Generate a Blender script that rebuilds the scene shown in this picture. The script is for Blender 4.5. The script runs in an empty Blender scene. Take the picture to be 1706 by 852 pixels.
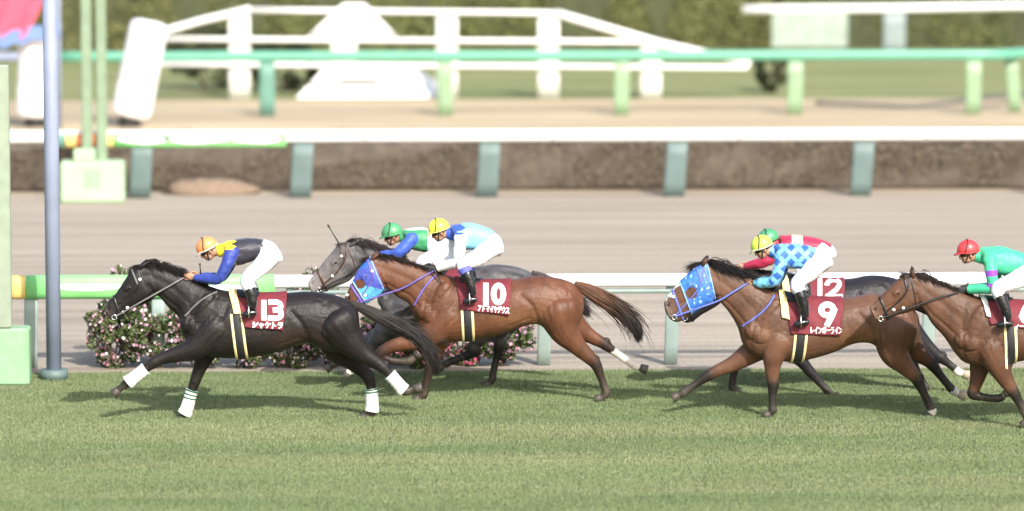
import bpy, math, random
import numpy as np
from mathutils import Vector, kdtree, bvhtree, noise

random.seed(7)
rng = np.random.default_rng(7)
S = bpy.context.scene
C = S.collection

# ------------------------------------------------------------------ camera, world, sun, exposure
F_PX, W_PX, H_PX = 7320.0, 1706.0, 852.0
CAM = np.array([0.0, 0.0, 7.2])
YAW, PITCH = math.radians(2.1), math.radians(6.05)
cam_d = bpy.data.cameras.new('camera')
cam = bpy.data.objects.new('camera', cam_d)
C.objects.link(cam)
cam.location = CAM
cam.rotation_euler = (math.pi / 2 - PITCH, 0, -YAW)
cam_d.sensor_fit = 'HORIZONTAL'
cam_d.sensor_width = 36.0
cam_d.lens = 36.0 * F_PX / W_PX
cam_d.clip_start = 0.5
cam_d.clip_end = 5000
cam_d.dof.use_dof = True
cam_d.dof.focus_distance = 50.6
cam_d.dof.aperture_fstop = 0.75
S.camera = cam

SUN_DIR = np.array([0.50, -1.30, 1.02])           # towards the sun
SUN_DIR /= np.linalg.norm(SUN_DIR)
sun_el = math.asin(SUN_DIR[2])
sun_az = math.atan2(SUN_DIR[0], SUN_DIR[1])
w = bpy.data.worlds.new('World')
S.world = w
w.use_nodes = True
nt = w.node_tree
bg = nt.nodes['Background']
sky = nt.nodes.new('ShaderNodeTexSky')
sky.sky_type = 'NISHITA'
sky.sun_disc = False
sky.sun_elevation = sun_el
sky.sun_rotation = sun_az
sky.air_density = 1.2
sky.dust_density = 3.0
nt.links.new(sky.outputs[0], bg.inputs[0])
bg.inputs[1].default_value = 0.15
sd = bpy.data.lights.new('sun', 'SUN')
sd.energy = 3.0
sd.angle = math.radians(0.6)
sd.color = (1.0, 0.965, 0.91)
sun = bpy.data.objects.new('sun', sd)
C.objects.link(sun)
sun.rotation_euler = Vector(-SUN_DIR).to_track_quat('-Z', 'Y').to_euler()
S.view_settings.view_transform = 'Standard'
S.view_settings.look = 'None'
S.view_settings.exposure = 0.95
S.view_settings.gamma = 1.0

# ------------------------------------------------------------------ picture <-> place
FW = np.array([math.cos(PITCH) * math.sin(YAW), math.cos(PITCH) * math.cos(YAW), -math.sin(PITCH)])
RT = np.array([math.cos(YAW), -math.sin(YAW), 0.0])
UP = np.array([math.sin(PITCH) * math.sin(YAW), math.sin(PITCH) * math.cos(YAW), math.cos(PITCH)])


def ray(px, py):
    return FW + RT * ((px - W_PX / 2) / F_PX) - UP * ((py - H_PX / 2) / F_PX)


def at(px, py, Y):
    """the point of the upright plane y = Y (running direction) seen at a pixel of the photograph"""
    d = ray(px, py)
    return CAM + d * (Y / d[1])


def ground(px, py, z=0.0):
    d = ray(px, py)
    return CAM + d * ((z - CAM[2]) / d[2])


def proj(V):
    R = V - CAM
    dep = R @ FW
    return W_PX / 2 + F_PX * (R @ RT) / dep, H_PX / 2 - F_PX * (R @ UP) / dep


def gY(py, px=853):
    return ground(px, py)[1]


# ------------------------------------------------------------------ objects
def lin(r, g, b):
    f = lambda c: ((c / 255.0 + 0.055) / 1.055) ** 2.4 if c > 10 else c / 255.0 / 12.92
    return (f(r), f(g), f(b))


def thing(name, label, cat, loc, group=None):
    o = bpy.data.objects.new(name, None)
    C.objects.link(o)
    o.location = loc
    o.empty_display_size = 0.2
    o['label'] = label
    o['category'] = cat
    if group:
        o['group'] = group
    return o


def mk(name, V, F, mat, parent=None, smooth=True, attrs=None, kind=None):
    me = bpy.data.meshes.new(name)
    V = np.asarray(V, dtype=np.float64)
    if isinstance(F, np.ndarray):
        F = F.tolist()
    me.from_pydata(V.tolist(), [], F)
    if smooth:
        me.polygons.foreach_set('use_smooth', [True] * len(me.polygons))
    if attrs:
        for an, (dom, arr) in attrs.items():
            a = me.attributes.new(an, 'FLOAT_COLOR', dom)
            arr = np.asarray(arr, dtype=np.float32)
            rgba = np.ones((len(arr), 4), dtype=np.float32)
            rgba[:, :3] = arr
            a.data.foreach_set('color', rgba.ravel())
    me.materials.append(mat)
    me.update()
    o = bpy.data.objects.new(name, me)
    C.objects.link(o)
    if parent is not None:
        o.parent = parent
    if kind:
        o['kind'] = kind
    return o


class Geo:
    """collects faces for one mesh"""

    def __init__(self):
        self.V, self.F = [], []

    def add(self, V, F):
        n = len(self.V)
        self.V.extend([tuple(v) for v in V])
        self.F.extend([tuple(i + n for i in f) for f in F])

    def box(self, lo, hi, bev=0.0):
        x0, y0, z0 = lo
        x1, y1, z1 = hi
        if bev <= 0:
            V = [(x0, y0, z0), (x1, y0, z0), (x1, y1, z0), (x0, y1, z0), (x0, y0, z1), (x1, y0, z1), (x1, y1, z1), (x0, y1, z1)]
            self.add(V, [(0, 3, 2, 1), (4, 5, 6, 7), (0, 1, 5, 4), (1, 2, 6, 5), (2, 3, 7, 6), (3, 0, 4, 7)])
        else:
            b = bev
            ring = [(x0 + b, y0), (x1 - b, y0), (x1, y0 + b), (x1, y1 - b), (x1 - b, y1), (x0 + b, y1), (x0, y1 - b), (x0, y0 + b)]
            inn = [(x0 + b, y0 + b * .9), (x1 - b, y0 + b * .9), (x1 - b * .9, y0 + b), (x1 - b * .9, y1 - b), (x1 - b, y1 - b * .9), (x0 + b, y1 - b * .9), (x0 + b * .9, y1 - b), (x0 + b * .9, y0 + b)]
            V = [(a, c, z0) for a, c in inn] + [(a, c, z0 + b) for a, c in ring] + [(a, c, z1 - b) for a, c in ring] + [(a, c, z1) for a, c in inn]
            Fc = []
            for L in range(3):
                for i in range(8):
                    j = (i + 1) % 8
                    Fc.append((L * 8 + i, L * 8 + j, L * 8 + 8 + j, L * 8 + 8 + i))
            Fc.append(tuple(range(7, -1, -1)))
            Fc.append(tuple(range(24, 32)))
            self.add(V, Fc)

    def tube(self, path, rad, N=8, flat=1.0):
        V, Fc = tube_mesh(path, rad, N, flat)
        self.add(V, Fc)

    def build(self, name, mat, parent=None, smooth=False, kind=None):
        return mk(name, np.array(self.V), self.F, mat, parent, smooth, kind=kind)


def frames(P):
    P = np.asarray(P, float)
    T = np.gradient(P, axis=0)
    T /= np.linalg.norm(T, axis=1)[:, None] + 1e-12
    ref = np.tile(np.array([0.0, 1.0, 0.0]), (len(P), 1))
    B = ref - (ref * T).sum(1)[:, None] * T
    if np.linalg.norm(B, axis=1).min() < 0.35:
        ref = np.tile(np.array([0.31, 0.12, 0.94]), (len(P), 1))
        B = ref - (ref * T).sum(1)[:, None] * T
    B /= np.linalg.norm(B, axis=1)[:, None] + 1e-12
    A = np.cross(T, B)
    return T, A, B


def tube_rings(path, ra, N, rb=None):
    P = np.asarray(path, float)
    ra = np.broadcast_to(np.asarray(ra, float), (len(P),))
    rb = ra if rb is None else np.broadcast_to(np.asarray(rb, float), (len(P),))
    T, A, B = frames(P)
    th = np.linspace(0, 2 * np.pi, N, endpoint=False)
    return P[:, None] + A[:, None] * (ra[:, None] * np.cos(th))[..., None] + B[:, None] * (rb[:, None] * np.sin(th))[..., None], T


def rings_mesh(R, cap=True, dome=None):
    n, N = R.shape[:2]
    V = R.reshape(-1, 3)
    i = np.arange(n - 1)[:, None] * N
    j = np.arange(N)[None]
    k = (np.arange(N)[None] + 1) % N
    Fq = np.stack([i + j, i + k, i + N + k, i + N + j], -1).reshape(-1, 4)
    Fl = Fq.tolist()
    if cap:
        c0, c1 = R[0].mean(0), R[-1].mean(0)
        if dome is not None:
            c0 = c0 + dome[0]
            c1 = c1 + dome[1]
        V = np.vstack([V, c0, c1])
        a, b = n * N, n * N + 1
        for q in range(N):
            Fl.append([a, (q + 1) % N, q])
            Fl.append([b, (n - 1) * N + q, (n - 1) * N + (q + 1) % N])
    return V, Fl


def tube_mesh(path, rad, N=8, flat=1.0):
    rad = np.broadcast_to(np.asarray(rad, float), (len(path),))
    R, T = tube_rings(path, rad, N, rad * flat)
    return rings_mesh(R)


def crom(A, step, pos=None):
    """Catmull-Rom through the rows of A; returns samples and their (float) row index"""
    A = np.asarray(A, float)
    n = len(A)
    pos = A[:, :3] if pos is None else pos
    out, idx = [], []
    for i in range(n - 1):
        p0 = A[max(i - 1, 0)]
        p1, p2 = A[i], A[i + 1]
        p3 = A[min(i + 2, n - 1)]
        if i == 0:
            p0 = 2 * p1 - p2
        if i == n - 2:
            p3 = 2 * p2 - p1
        m = max(2, int(np.linalg.norm(pos[i + 1] - pos[i]) / step))
        for q in range(m):
            t = q / m
            out.append(0.5 * ((2 * p1) + (-p0 + p2) * t + (2 * p0 - 5 * p1 + 4 * p2 - p3) * t * t + (-p0 + 3 * p1 - 3 * p2 + p3) * t ** 3))
            idx.append(i + t)
    out.append(A[-1])
    idx.append(n - 1.0)
    return np.array(out), np.array(idx)


# ------------------------------------------------------------------ materials
MATS = {}


def newmat(name):
    m = bpy.data.materials.new(name)
    m.use_nodes = True
    return m, m.node_tree, m.node_tree.nodes['Principled BSDF']


def plain(name, col, rough=0.5, metal=0.0, var=0.12, scale=6.0, bump=0.0, bscale=60.0, spec=0.5, stretch=(1, 1, 1), sheen=0.0):
    if name in MATS:
        return MATS[name]
    m, t, b = newmat(name)
    tc = t.nodes.new('ShaderNodeTexCoord')
    mp = t.nodes.new('ShaderNodeMapping')
    mp.inputs['Scale'].default_value = stretch
    t.links.new(tc.outputs['Object'], mp.inputs[0])
    n = t.nodes.new('ShaderNodeTexNoise')
    n.inputs['Scale'].default_value = scale
    n.inputs['Detail'].default_value = 5
    t.links.new(mp.outputs[0], n.inputs['Vector'])
    r = t.nodes.new('ShaderNodeMapRange')
    r.inputs[3].default_value = 1 - var
    r.inputs[4].default_value = 1 + var
    r.inputs[1].default_value = 0.25
    r.inputs[2].default_value = 0.75
    t.links.new(n.outputs[0], r.inputs[0])
    mx = t.nodes.new('ShaderNodeVectorMath')
    mx.operation = 'SCALE'
    mx.inputs[0].default_value = col
    t.links.new(r.outputs[0], mx.inputs['Scale'])
    t.links.new(mx.outputs[0], b.inputs['Base Color'])
    b.inputs['Roughness'].default_value = rough
    b.inputs['Metallic'].default_value = metal
    b.inputs['Specular IOR Level'].default_value = spec
    if sheen:
        b.inputs['Sheen Weight'].default_value = sheen
    if bump:
        n2 = t.nodes.new('ShaderNodeTexNoise')
        n2.inputs['Scale'].default_value = bscale
        n2.inputs['Detail'].default_value = 4
        t.links.new(mp.outputs[0], n2.inputs['Vector'])
        bp = t.nodes.new('ShaderNodeBump')
        bp.inputs['Strength'].default_value = bump
        bp.inputs['Distance'].default_value = 0.02
        t.links.new(n2.outputs[0], bp.inputs['Height'])
        t.links.new(bp.outputs[0], b.inputs['Normal'])
    MATS[name] = m
    return m


def attr_mat(name, attr, rough=0.5, spec=0.5, var=0.1, scale=12.0, bump=0.0, bscale=50.0, sheen=0.0, trans=0.0, stretch=(1, 1, 1), aniso=None):
    if name in MATS:
        return MATS[name]
    m, t, b = newmat(name)
    a = t.nodes.new('ShaderNodeAttribute')
    a.attribute_name = attr
    tc = t.nodes.new('ShaderNodeTexCoord')
    mp = t.nodes.new('ShaderNodeMapping')
    mp.inputs['Scale'].default_value = stretch
    t.links.new(tc.outputs['Object'], mp.inputs[0])
    n = t.nodes.new('ShaderNodeTexNoise')
    n.inputs['Scale'].default_value = scale
    n.inputs['Detail'].default_value = 6
    t.links.new(mp.outputs[0], n.inputs['Vector'])
    r = t.nodes.new('ShaderNodeMapRange')
    r.inputs[1].default_value = 0.25
    r.inputs[2].default_value = 0.75
    r.inputs[3].default_value = 1 - var
    r.inputs[4].default_value = 1 + var
    t.links.new(n.outputs[0], r.inputs[0])
    mx = t.nodes.new('ShaderNodeVectorMath')
    mx.operation = 'SCALE'
    t.links.new(a.outputs['Color'], mx.inputs[0])
    t.links.new(r.outputs[0], mx.inputs['Scale'])
    t.links.new(mx.outputs[0], b.inputs['Base Color'])
    b.inputs['Roughness'].default_value = rough
    b.inputs['Specular IOR Level'].default_value = spec
    if sheen:
        b.inputs['Sheen Weight'].default_value = sheen
        b.inputs['Sheen Roughness'].default_value = 0.4
    if trans:
        b.inputs['Transmission Weight'].default_value = 0
        b.inputs['Subsurface Weight'].default_value = trans
    if bump:
        n2 = t.nodes.new('ShaderNodeTexNoise')
        n2.inputs['Scale'].default_value = bscale
        n2.inputs['Detail'].default_value = 5
        t.links.new(mp.outputs[0], n2.inputs['Vector'])
        bp = t.nodes.new('ShaderNodeBump')
        bp.inputs['Strength'].default_value = bump
        bp.inputs['Distance'].default_value = 0.02
        t.links.new(n2.outputs[0], bp.inputs['Height'])
        t.links.new(bp.outputs[0], b.inputs['Normal'])
    MATS[name] = m
    return m


def ground_mat(name, c1, c2, c3, sx, sy, rough=0.95, bump=0.5, fine=18.0):
    """ground whose wear and raking run along the track (x)"""
    m, t, b = newmat(name)
    tc = t.nodes.new('ShaderNodeTexCoord')
    mp = t.nodes.new('ShaderNodeMapping')
    mp.inputs['Scale'].default_value = (sx, sy, 1)
    t.links.new(tc.outputs['Object'], mp.inputs[0])
    n = t.nodes.new('ShaderNodeTexNoise')
    n.inputs['Scale'].default_value = 1.0
    n.inputs['Detail'].default_value = 8
    n.inputs['Roughness'].default_value = 0.65
    t.links.new(mp.outputs[0], n.inputs['Vector'])
    cr = t.nodes.new('ShaderNodeValToRGB')
    e = cr.color_ramp.elements
    e[0].position, e[0].color = 0.3, (*c1, 1)
    e[1].position, e[1].color = 0.7, (*c3, 1)
    k = e.new(0.5)
    k.color = (*c2, 1)
    t.links.new(n.outputs[0], cr.inputs[0])
    n2 = t.nodes.new('ShaderNodeTexNoise')
    n2.inputs['Scale'].default_value = fine
    n2.inputs['Detail'].default_value = 6
    t.links.new(tc.outputs['Object'], n2.inputs['Vector'])
    r = t.nodes.new('ShaderNodeMapRange')
    r.inputs[1].default_value = 0.3
    r.inputs[2].default_value = 0.7
    r.inputs[3].default_value = 0.84
    r.inputs[4].default_value = 1.16
    t.links.new(n2.outputs[0], r.inputs[0])
    mx = t.nodes.new('ShaderNodeVectorMath')
    mx.operation = 'SCALE'
    t.links.new(cr.outputs[0], mx.inputs[0])
    t.links.new(r.outputs[0], mx.inputs['Scale'])
    t.links.new(mx.outputs[0], b.inputs['Base Color'])
    b.inputs['Roughness'].default_value = rough
    b.inputs['Specular IOR Level'].default_value = 0.15
    ad = t.nodes.new('ShaderNodeMath')
    t.links.new(n.outputs[0], ad.inputs[0])
    t.links.new(n2.outputs[0], ad.inputs[1])
    bp = t.nodes.new('ShaderNodeBump')
    bp.inputs['Strength'].default_value = bump
    bp.inputs['Distance'].default_value = 0.05
    t.links.new(ad.outputs[0], bp.inputs['Height'])
    t.links.new(bp.outputs[0], b.inputs['Normal'])
    return m


def leaf_mat(name, rough=0.6):
    return attr_mat(name, 'tint', rough=rough, spec=0.25, var=0.15, scale=3.0)


M_white = plain('white_paint', (0.80, 0.80, 0.79), 0.45, var=0.05, scale=2.0, stretch=(0.3, 1, 1))
M_teal = plain('teal_paint', (0.11, 0.24, 0.19), 0.5, var=0.12, scale=3.0)
M_paleteal = plain('faded_teal_paint', (0.235, 0.305, 0.28), 0.55, var=0.12, scale=3.0)
M_slate = plain('slate_teal_paint', (0.105, 0.155, 0.15), 0.55, var=0.12, scale=3.0)
M_palegreen = plain('pale_green_paint', (0.34, 0.49, 0.31), 0.5, var=0.08, scale=2.0)
M_blue = plain('dull_blue_paint', (0.235, 0.27, 0.37), 0.5, var=0.12, scale=3.0)
M_green = plain('bright_green_wrap', (0.22, 0.60, 0.20), 0.45, var=0.12, scale=2.5)
M_orange = plain('orange_wrap', (0.72, 0.22, 0.10), 0.5, var=0.12, scale=3.0)
M_yellow = plain('yellow_wrap', (0.66, 0.50, 0.16), 0.5, var=0.1, scale=3.0)
M_dark = plain('dark_rubber', (0.02, 0.02, 0.022), 0.6)
M_black = plain('black_leather', (0.012, 0.012, 0.013), 0.32, var=0.25, scale=25, bump=0.15)
M_brownl = plain('brown_leather', (0.06, 0.025, 0.012), 0.4, var=0.2, scale=25)
M_steel = plain('bright_steel', (0.75, 0.75, 0.75), 0.2, metal=1.0, var=0.05)
M_maroon = plain('maroon_cloth', (0.155, 0.018, 0.028), 0.75, var=0.16, scale=14, bump=0.25, bscale=30)
M_cream = plain('cream_webbing', (0.75, 0.62, 0.32), 0.7, var=0.08, scale=20)
M_foam = plain('pale_yellow_pad', (0.82, 0.66, 0.30), 0.7, var=0.08, scale=20, bump=0.2)
M_print = plain('white_print', (0.82, 0.82, 0.82), 0.6, var=0.03)
M_band = plain('white_bandage', (0.78, 0.77, 0.73), 0.85, var=0.08, scale=40, bump=0.3, bscale=90)
M_stripe = plain('green_stripe', (0.02, 0.12, 0.06), 0.8)
M_hoof = plain('dark_hoof', (0.055, 0.045, 0.035), 0.55, var=0.3, scale=30)
M_hoofp = plain('pale_hoof', (0.38, 0.31, 0.22), 0.55, var=0.25, scale=30)
M_eye = plain('horse_eye', (0.01, 0.006, 0.004), 0.08)
M_purple = plain('violet_rein', (0.13, 0.09, 0.34), 0.6)
M_bluer = plain('blue_rein', (0.10, 0.13, 0.42), 0.6, var=0.2, scale=20)
M_lens = plain('smoked_lens', (0.03, 0.025, 0.022), 0.1)
M_boot = plain('black_boot_leather', (0.013, 0.013, 0.015), 0.22, var=0.3, scale=12, bump=0.12, bscale=25)
M_breeches = plain('white_breeches', (0.62, 0.62, 0.65), 0.65, var=0.07, scale=8, bump=0.5, bscale=18)
M_coat = attr_mat('horse_coat', 'coat', rough=0.50, spec=0.30, var=0.30, scale=7.0, bump=0.30, bscale=30.0, sheen=0.0, stretch=(1, 1, .6))
M_body = attr_mat('skin', 'tone', rough=0.5, var=0.08)
M_silk = attr_mat('racing_silk', 'silk', rough=0.5, spec=0.4, var=0.07, scale=7.0, bump=0.30, bscale=20.0, sheen=0.15)
M_hair = attr_mat('horse_hair', 'tint', rough=0.45, spec=0.4, var=0.2, scale=8.0)
M_hood = attr_mat('hood_cloth', 'silk', rough=0.5, var=0.35, scale=26.0, bump=0.3, bscale=35)
M_leaf = leaf_mat('leaf')
M_grass = attr_mat('grass_blade', 'tint', rough=0.6, spec=0.2, var=0.10, scale=0.9, stretch=(0.2, 1.6, 1))

# ------------------------------------------------------------------ the setting
Y_TURF, Y_RAIL = gY(618), gY(610)
Y_FAR, Y_SAND, Y_INF = gY(329), gY(322), gY(166)


def sheet(name, y0, y1, z, mat, nx=1, ny=1, x0=-400, x1=400):
    V = [(x0, y0, z), (x1, y0, z), (x1, y1, z), (x0, y1, z)]
    return mk(name, V, [(0, 1, 2, 3)], mat, smooth=False, kind='structure')


m_turf = ground_mat('turf_soil', (0.095, 0.13, 0.058), (0.13, 0.165, 0.072), (0.175, 0.19, 0.09), 0.35, 1.6)
m_dirt = ground_mat('raked_dirt', (0.215, 0.178, 0.140), (0.325, 0.276, 0.222), (0.40, 0.348, 0.282), 0.09, 3.2, bump=0.45)
m_sand = ground_mat('inner_sand', (0.30, 0.22, 0.15), (0.42, 0.335, 0.22), (0.54, 0.45, 0.30), 0.08, 0.8, bump=0.3)
m_inf = ground_mat('infield_grass', (0.135, 0.16, 0.065), (0.20, 0.215, 0.095), (0.26, 0.255, 0.135), 0.12, 0.7)
sheet('ground', -300, 3000, -0.02, m_inf, x0=-2500, x1=2500)
sheet('turf_track', -20, Y_TURF, 0.0, m_turf, x0=-150, x1=150)
sheet('dirt_track', Y_TURF, Y_SAND, 0.0, m_dirt, x0=-150, x1=150)
sheet('sand_path', Y_SAND, Y_INF, 0.0, m_sand, x0=-150, x1=150)
sheet('infield', Y_INF, 400, 0.0, m_inf, x0=-250, x1=250)


def grass():
    n = 600000
    X = rng.uniform(-6.4, 10.2, n)
    Y = rng.uniform(42.3, Y_TURF + 0.06, n)
    # ragged outer edge towards the dirt
    keep = Y < Y_TURF + 0.05 * np.sin(X * 3.1) * np.sin(X * 0.7 + 1) - 0.05 + rng.uniform(0, 0.12, n)
    X, Y = X[keep], Y[keep]
    n = len(X)
    gx = np.arange(-8, 12, 0.25)
    gy_ = np.arange(41, 56, 0.25)

    def field(sx, sy, seed):
        r2 = np.random.default_rng(seed)
        out = np.zeros(n)
        for k in range(14):
            fx, fy = r2.normal(0, sx), r2.normal(0, sy)
            out += np.sin(X * fx + Y * fy + r2.uniform(0, 6.28))
        return out / 2.7
    patch = field(0.35, 2.6, 1)
    worn = field(0.45, 3.6, 2)
    scuff = np.clip(field(3.0, 7.0, 5) - 1.15, 0, 1)
    h = rng.uniform(0.014, 0.028, n) * (1 + 0.18 * np.clip(patch, -1, 1.5)) * (1 - .5 * scuff)
    wd = rng.uniform(0.0035, 0.0075, n)
    th = rng.uniform(0, np.pi, n)
    lean = rng.normal(0, 0.35, (n, 2)) * h[:, None]
    lean[:, 0] += 0.10 * h
    base = np.stack([X, Y, np.zeros(n)], 1)
    off = np.stack([np.cos(th) * wd, np.sin(th) * wd, np.zeros(n)], 1)
    tip = base + np.stack([lean[:, 0], lean[:, 1], h], 1)
    V = np.stack([base - off, base + off, tip], 1).reshape(-1, 3)
    g = np.array([0.168, 0.215, 0.098])
    y_ = np.array([0.215, 0.232, 0.122])
    d = np.array([0.134, 0.182, 0.085])
    mixw = np.clip(0.34 + 0.26 * worn + .5 * scuff + rng.normal(0, 0.10, n), 0, 1)[:, None]
    mixd = np.clip(0.35 + 0.45 * patch + rng.normal(0, 0.10, n), 0, 1)[:, None]
    col = (g * (1 - mixd) + d * mixd) * (1 - mixw) + y_ * mixw
    col = np.repeat(col, 3, 0)
    me = bpy.data.meshes.new('grass')
    me.vertices.add(3 * n)
    me.vertices.foreach_set('co', V.ravel())
    me.loops.add(3 * n)
    me.polygons.add(n)
    me.loops.foreach_set('vertex_index', np.arange(3 * n))
    me.polygons.foreach_set('loop_start', np.arange(0, 3 * n, 3))
    me.update(calc_edges=True)
    a = me.attributes.new('tint', 'FLOAT_COLOR', 'POINT')
    rgba = np.ones((3 * n, 4), np.float32)
    rgba[:, :3] = col
    a.data.foreach_set('color', rgba.ravel())
    me.materials.append(M_grass)
    o = bpy.data.objects.new('grass', me)
    C.objects.link(o)
    o['kind'] = 'stuff'
    o['label'] = 'short mown turf grass under the galloping horses'
    o['category'] = 'grass'


grass()


def leaves(name, centers, size, cols, parent, seed=0, mat=None, up=0.2, aspect=0.55):
    """leaf-sized quads (folded) round given points"""
    r = np.random.default_rng(seed)
    n = len(centers)
    a = r.normal(0, 1, (n, 3))
    a[:, 2] += up
    a /= np.linalg.norm(a, axis=1)[:, None]
    b = np.cross(a, r.normal(0, 1, (n, 3)))
    b /= np.linalg.norm(b, axis=1)[:, None]
    s = (size * r.uniform(0.6, 1.4, n))[:, None]
    p = np.stack([centers - a * s, centers - b * s * aspect, centers + a * s, centers + b * s * aspect], 1)
    F = np.arange(4 * n).reshape(-1, 4)
    cc = np.repeat(cols, 4, 0)
    return mk(name, p.reshape(-1, 3), F, mat or M_leaf, parent, smooth=False, attrs={'tint': ('POINT', cc)})


def block_hedge(name, label, cat, x0, x1, y0, y1, h, base, dark, light, n, size, seed, bumpy=0.12, z0=0.0, group=None):
    """a clipped hedge: twiggy core and a skin of leaves"""
    r = np.random.default_rng(seed)
    o = thing(name, label, cat, ((x0 + x1) / 2, (y0 + y1) / 2, z0), group)
    cx, cy = (x0 + x1) / 2, (y0 + y1) / 2
    nx = max(6, int((x1 - x0) / 0.4))
    # core
    xs = np.linspace(x0 + 0.06, x1 - 0.06, nx)
    prof = [(-1, 0), (-1, 0.5), (-0.92, 0.86), (-0.6, 0.98), (0, 1), (0.6, 0.98), (0.92, 0.86), (1, 0.5), (1, 0)]
    R = []
    hy = (y1 - y0) / 2
    for x in xs:
        wob = 1 + bumpy * 0.6 * (noise.noise(Vector((x * 0.7, seed, 0))))
        R.append([(x - cx, a * (hy - size) * wob, b * (h - size) * wob) for a, b in prof])
    R = np.array(R)
    V, Fc = rings_mesh(R)
    mk('branch_core', V, Fc, plain(name + '_core', dark, 0.9, var=0.4, scale=5), o, smooth=False)
    u = r.uniform(0, 1, n)
    per = np.array(prof)
    seg = r.choice(len(prof) - 1, n, p=np.array([.20, .2, .12, .1, .1, .1, .08, .10]))
    t = r.uniform(0, 1, n)[:, None]
    pt = per[seg] * (1 - t) + per[seg + 1] * t
    X = r.uniform(x0, x1, n)
    ends = r.uniform(0, 1, n) < 0.06
    X = np.where(ends, np.where(r.uniform(0, 1, n) < 0.5, x0, x1), X)
    sc = np.where(ends, np.sqrt(r.uniform(0, 1, n)), 1.0)
    lump = np.zeros(n)
    for k in range(10):
        f, g2 = r.normal(0, 2.2), r.normal(0, 3)
        lump += np.sin(X * f + pt[:, 1] * g2 * 1.3 + pt[:, 0] * g2 + r.uniform(0, 6.3))
    lump /= 2.3
    rad = (1 + bumpy * 0.5 * lump + r.normal(0, 0.03, n)) * sc
    P = np.stack([X - cx, pt[:, 0] * hy * rad, np.maximum(0.02, pt[:, 1] * h * rad)], 1)
    m = np.clip(0.5 + 0.28 * lump + r.normal(0, 0.25, n), 0, 1)[:, None]
    col = np.array(base) * (1 - m) + np.array(light) * m
    leaves('foliage', P, size, col, o, seed)
    return o


def XA(px, Y, py=300):
    return at(px, py, Y)[0]


# brown clipped hedge behind the far rail
Yh = Y_FAR + 1.5
block_hedge('clipped_hedge', 'long low brown leafless hedge behind the far white rail', 'hedge', XA(-250, Yh), XA(1960, Yh), Yh, Yh + 0.9, 0.88,
            (0.128, 0.100, 0.074), (0.095, 0.075, 0.057), (0.178, 0.140, 0.100), 60000, 0.026, 3, bumpy=0.16)
# sand heap that shows beneath the rail on the left
g = Geo()
hx = XA(350, Y_FAR + 0.9)
R = []
for i, t in enumerate(np.linspace(0, 1, 9)):
    rr = 0.85 * math.cos(t * math.pi / 2) + 0.01
    R.append([(rr * (1 + 0.12 * math.sin(3 * a + i)) * math.cos(a), 0.42 * rr * math.sin(a), (0.30 + .03 * math.sin(5 * a + 2 * i)) * math.sin(t * math.pi / 2)) for a in np.linspace(0, 2 * math.pi, 24, endpoint=False)])
V, Fc = rings_mesh(np.array(R))
o = thing('sand_heap', 'low heap of tan sand in front of the brown hedge', 'sand heap', (hx, Y_FAR + 0.85, 0))
mk('heap', V, Fc, plain('heap_sand', (0.215, 0.155, 0.11), 0.95, var=0.2, scale=9, bump=0.5), o)

# big green hedges at the back
Yb = gY(84)
hed = [(-330, 350, 0.0, (0.135, 0.14, 0.055), (0.20, 0.205, 0.08), 'tall olive hedge behind the white leaning pylon'),
       (345, 900, 0.25, (0.115, 0.135, 0.045), (0.18, 0.20, 0.07), 'tall green hedge behind the white arrow-shaped board'),
       (905, 1285, 0.1, (0.12, 0.13, 0.05), (0.19, 0.20, 0.075), 'tall green hedge behind the foot of the sloping white rail'),
       (1300, 2060, 0.5, (0.11, 0.13, 0.048), (0.185, 0.20, 0.075), 'tall green hedge behind the upper right white rail')]
for i, (a, b, dy, base, light, lab) in enumerate(hed):
    block_hedge('tall_hedge', lab, 'hedge', XA(a, Yb + dy, 40), XA(b, Yb + dy, 40), Yb + dy, Yb + dy + 2.2, 3.6, base, (0.05, 0.058, 0.024), light, 26000, 0.07, 20 + i, bumpy=0.2, group='tall hedges across the infield')


def shrub(name, label, cat, x, y, rx, ry, h, base, light, n, size, seed, group=None, blossom=None):
    r = np.random.default_rng(seed)
    o = thing(name, label, cat, (x, y, 0), group)
    # clumps
    k = 26
    cl = r.normal(0, 1, (k, 3))
    cl /= np.linalg.norm(cl, axis=1)[:, None]
    cl *= (r.uniform(0.35, 0.85, k) ** 0.6)[:, None]
    cl = cl * np.array([rx, ry, h * 0.5]) + np.array([0, 0, h * 0.5])
    cr = r.uniform(0.16, 0.30, k) * min(rx, h * 0.6)
    ci = r.integers(0, k, n)
    d = r.normal(0, 1, (n, 3))
    d /= np.linalg.norm(d, axis=1)[:, None]
    P = cl[ci] + d * (cr[ci] * r.uniform(0.6, 1.15, n))[:, None]
    P[:, 2] = np.clip(P[:, 2], 0.01, h * 1.05)
    tone = r.uniform(0, 1, k)[ci]
    m = np.clip(tone + r.normal(0, 0.2, n), 0, 1)[:, None]
    leaves('foliage', P, size, np.array(base) * (1 - m) + np.array(light) * m, o, seed)
    gg = Geo()
    for q in range(7):
        tp = cl[r.integers(0, k)]
        p0 = np.array([r.normal(0, .04), r.normal(0, .04), 0])
        gg.tube([p0, (p0 + tp) / 2 + np.array([0, 0, .05]), tp], [0.016, 0.012, 0.006], 5)
    gg.build('stem', plain('shrub_stem', (0.06, 0.045, 0.03), 0.9), o)
    if blossom:
        nb, cols, bs = blossom
        ci = r.integers(0, k, nb)
        d = r.normal(0, 1, (nb, 3))
        d[:, 1] -= 0.3
        d[:, 2] += 0.2
        d /= np.linalg.norm(d, axis=1)[:, None]
        P = cl[ci] + d * (cr[ci] * 1.12)[:, None]
        P[:, 2] = np.clip(P[:, 2], 0.05, h * 1.06)
        cc = np.array(cols)[r.integers(0, len(cols), nb)]
        leaves('blossoms', P, bs, cc, o, seed + 5, aspect=0.9)
    return o


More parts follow.
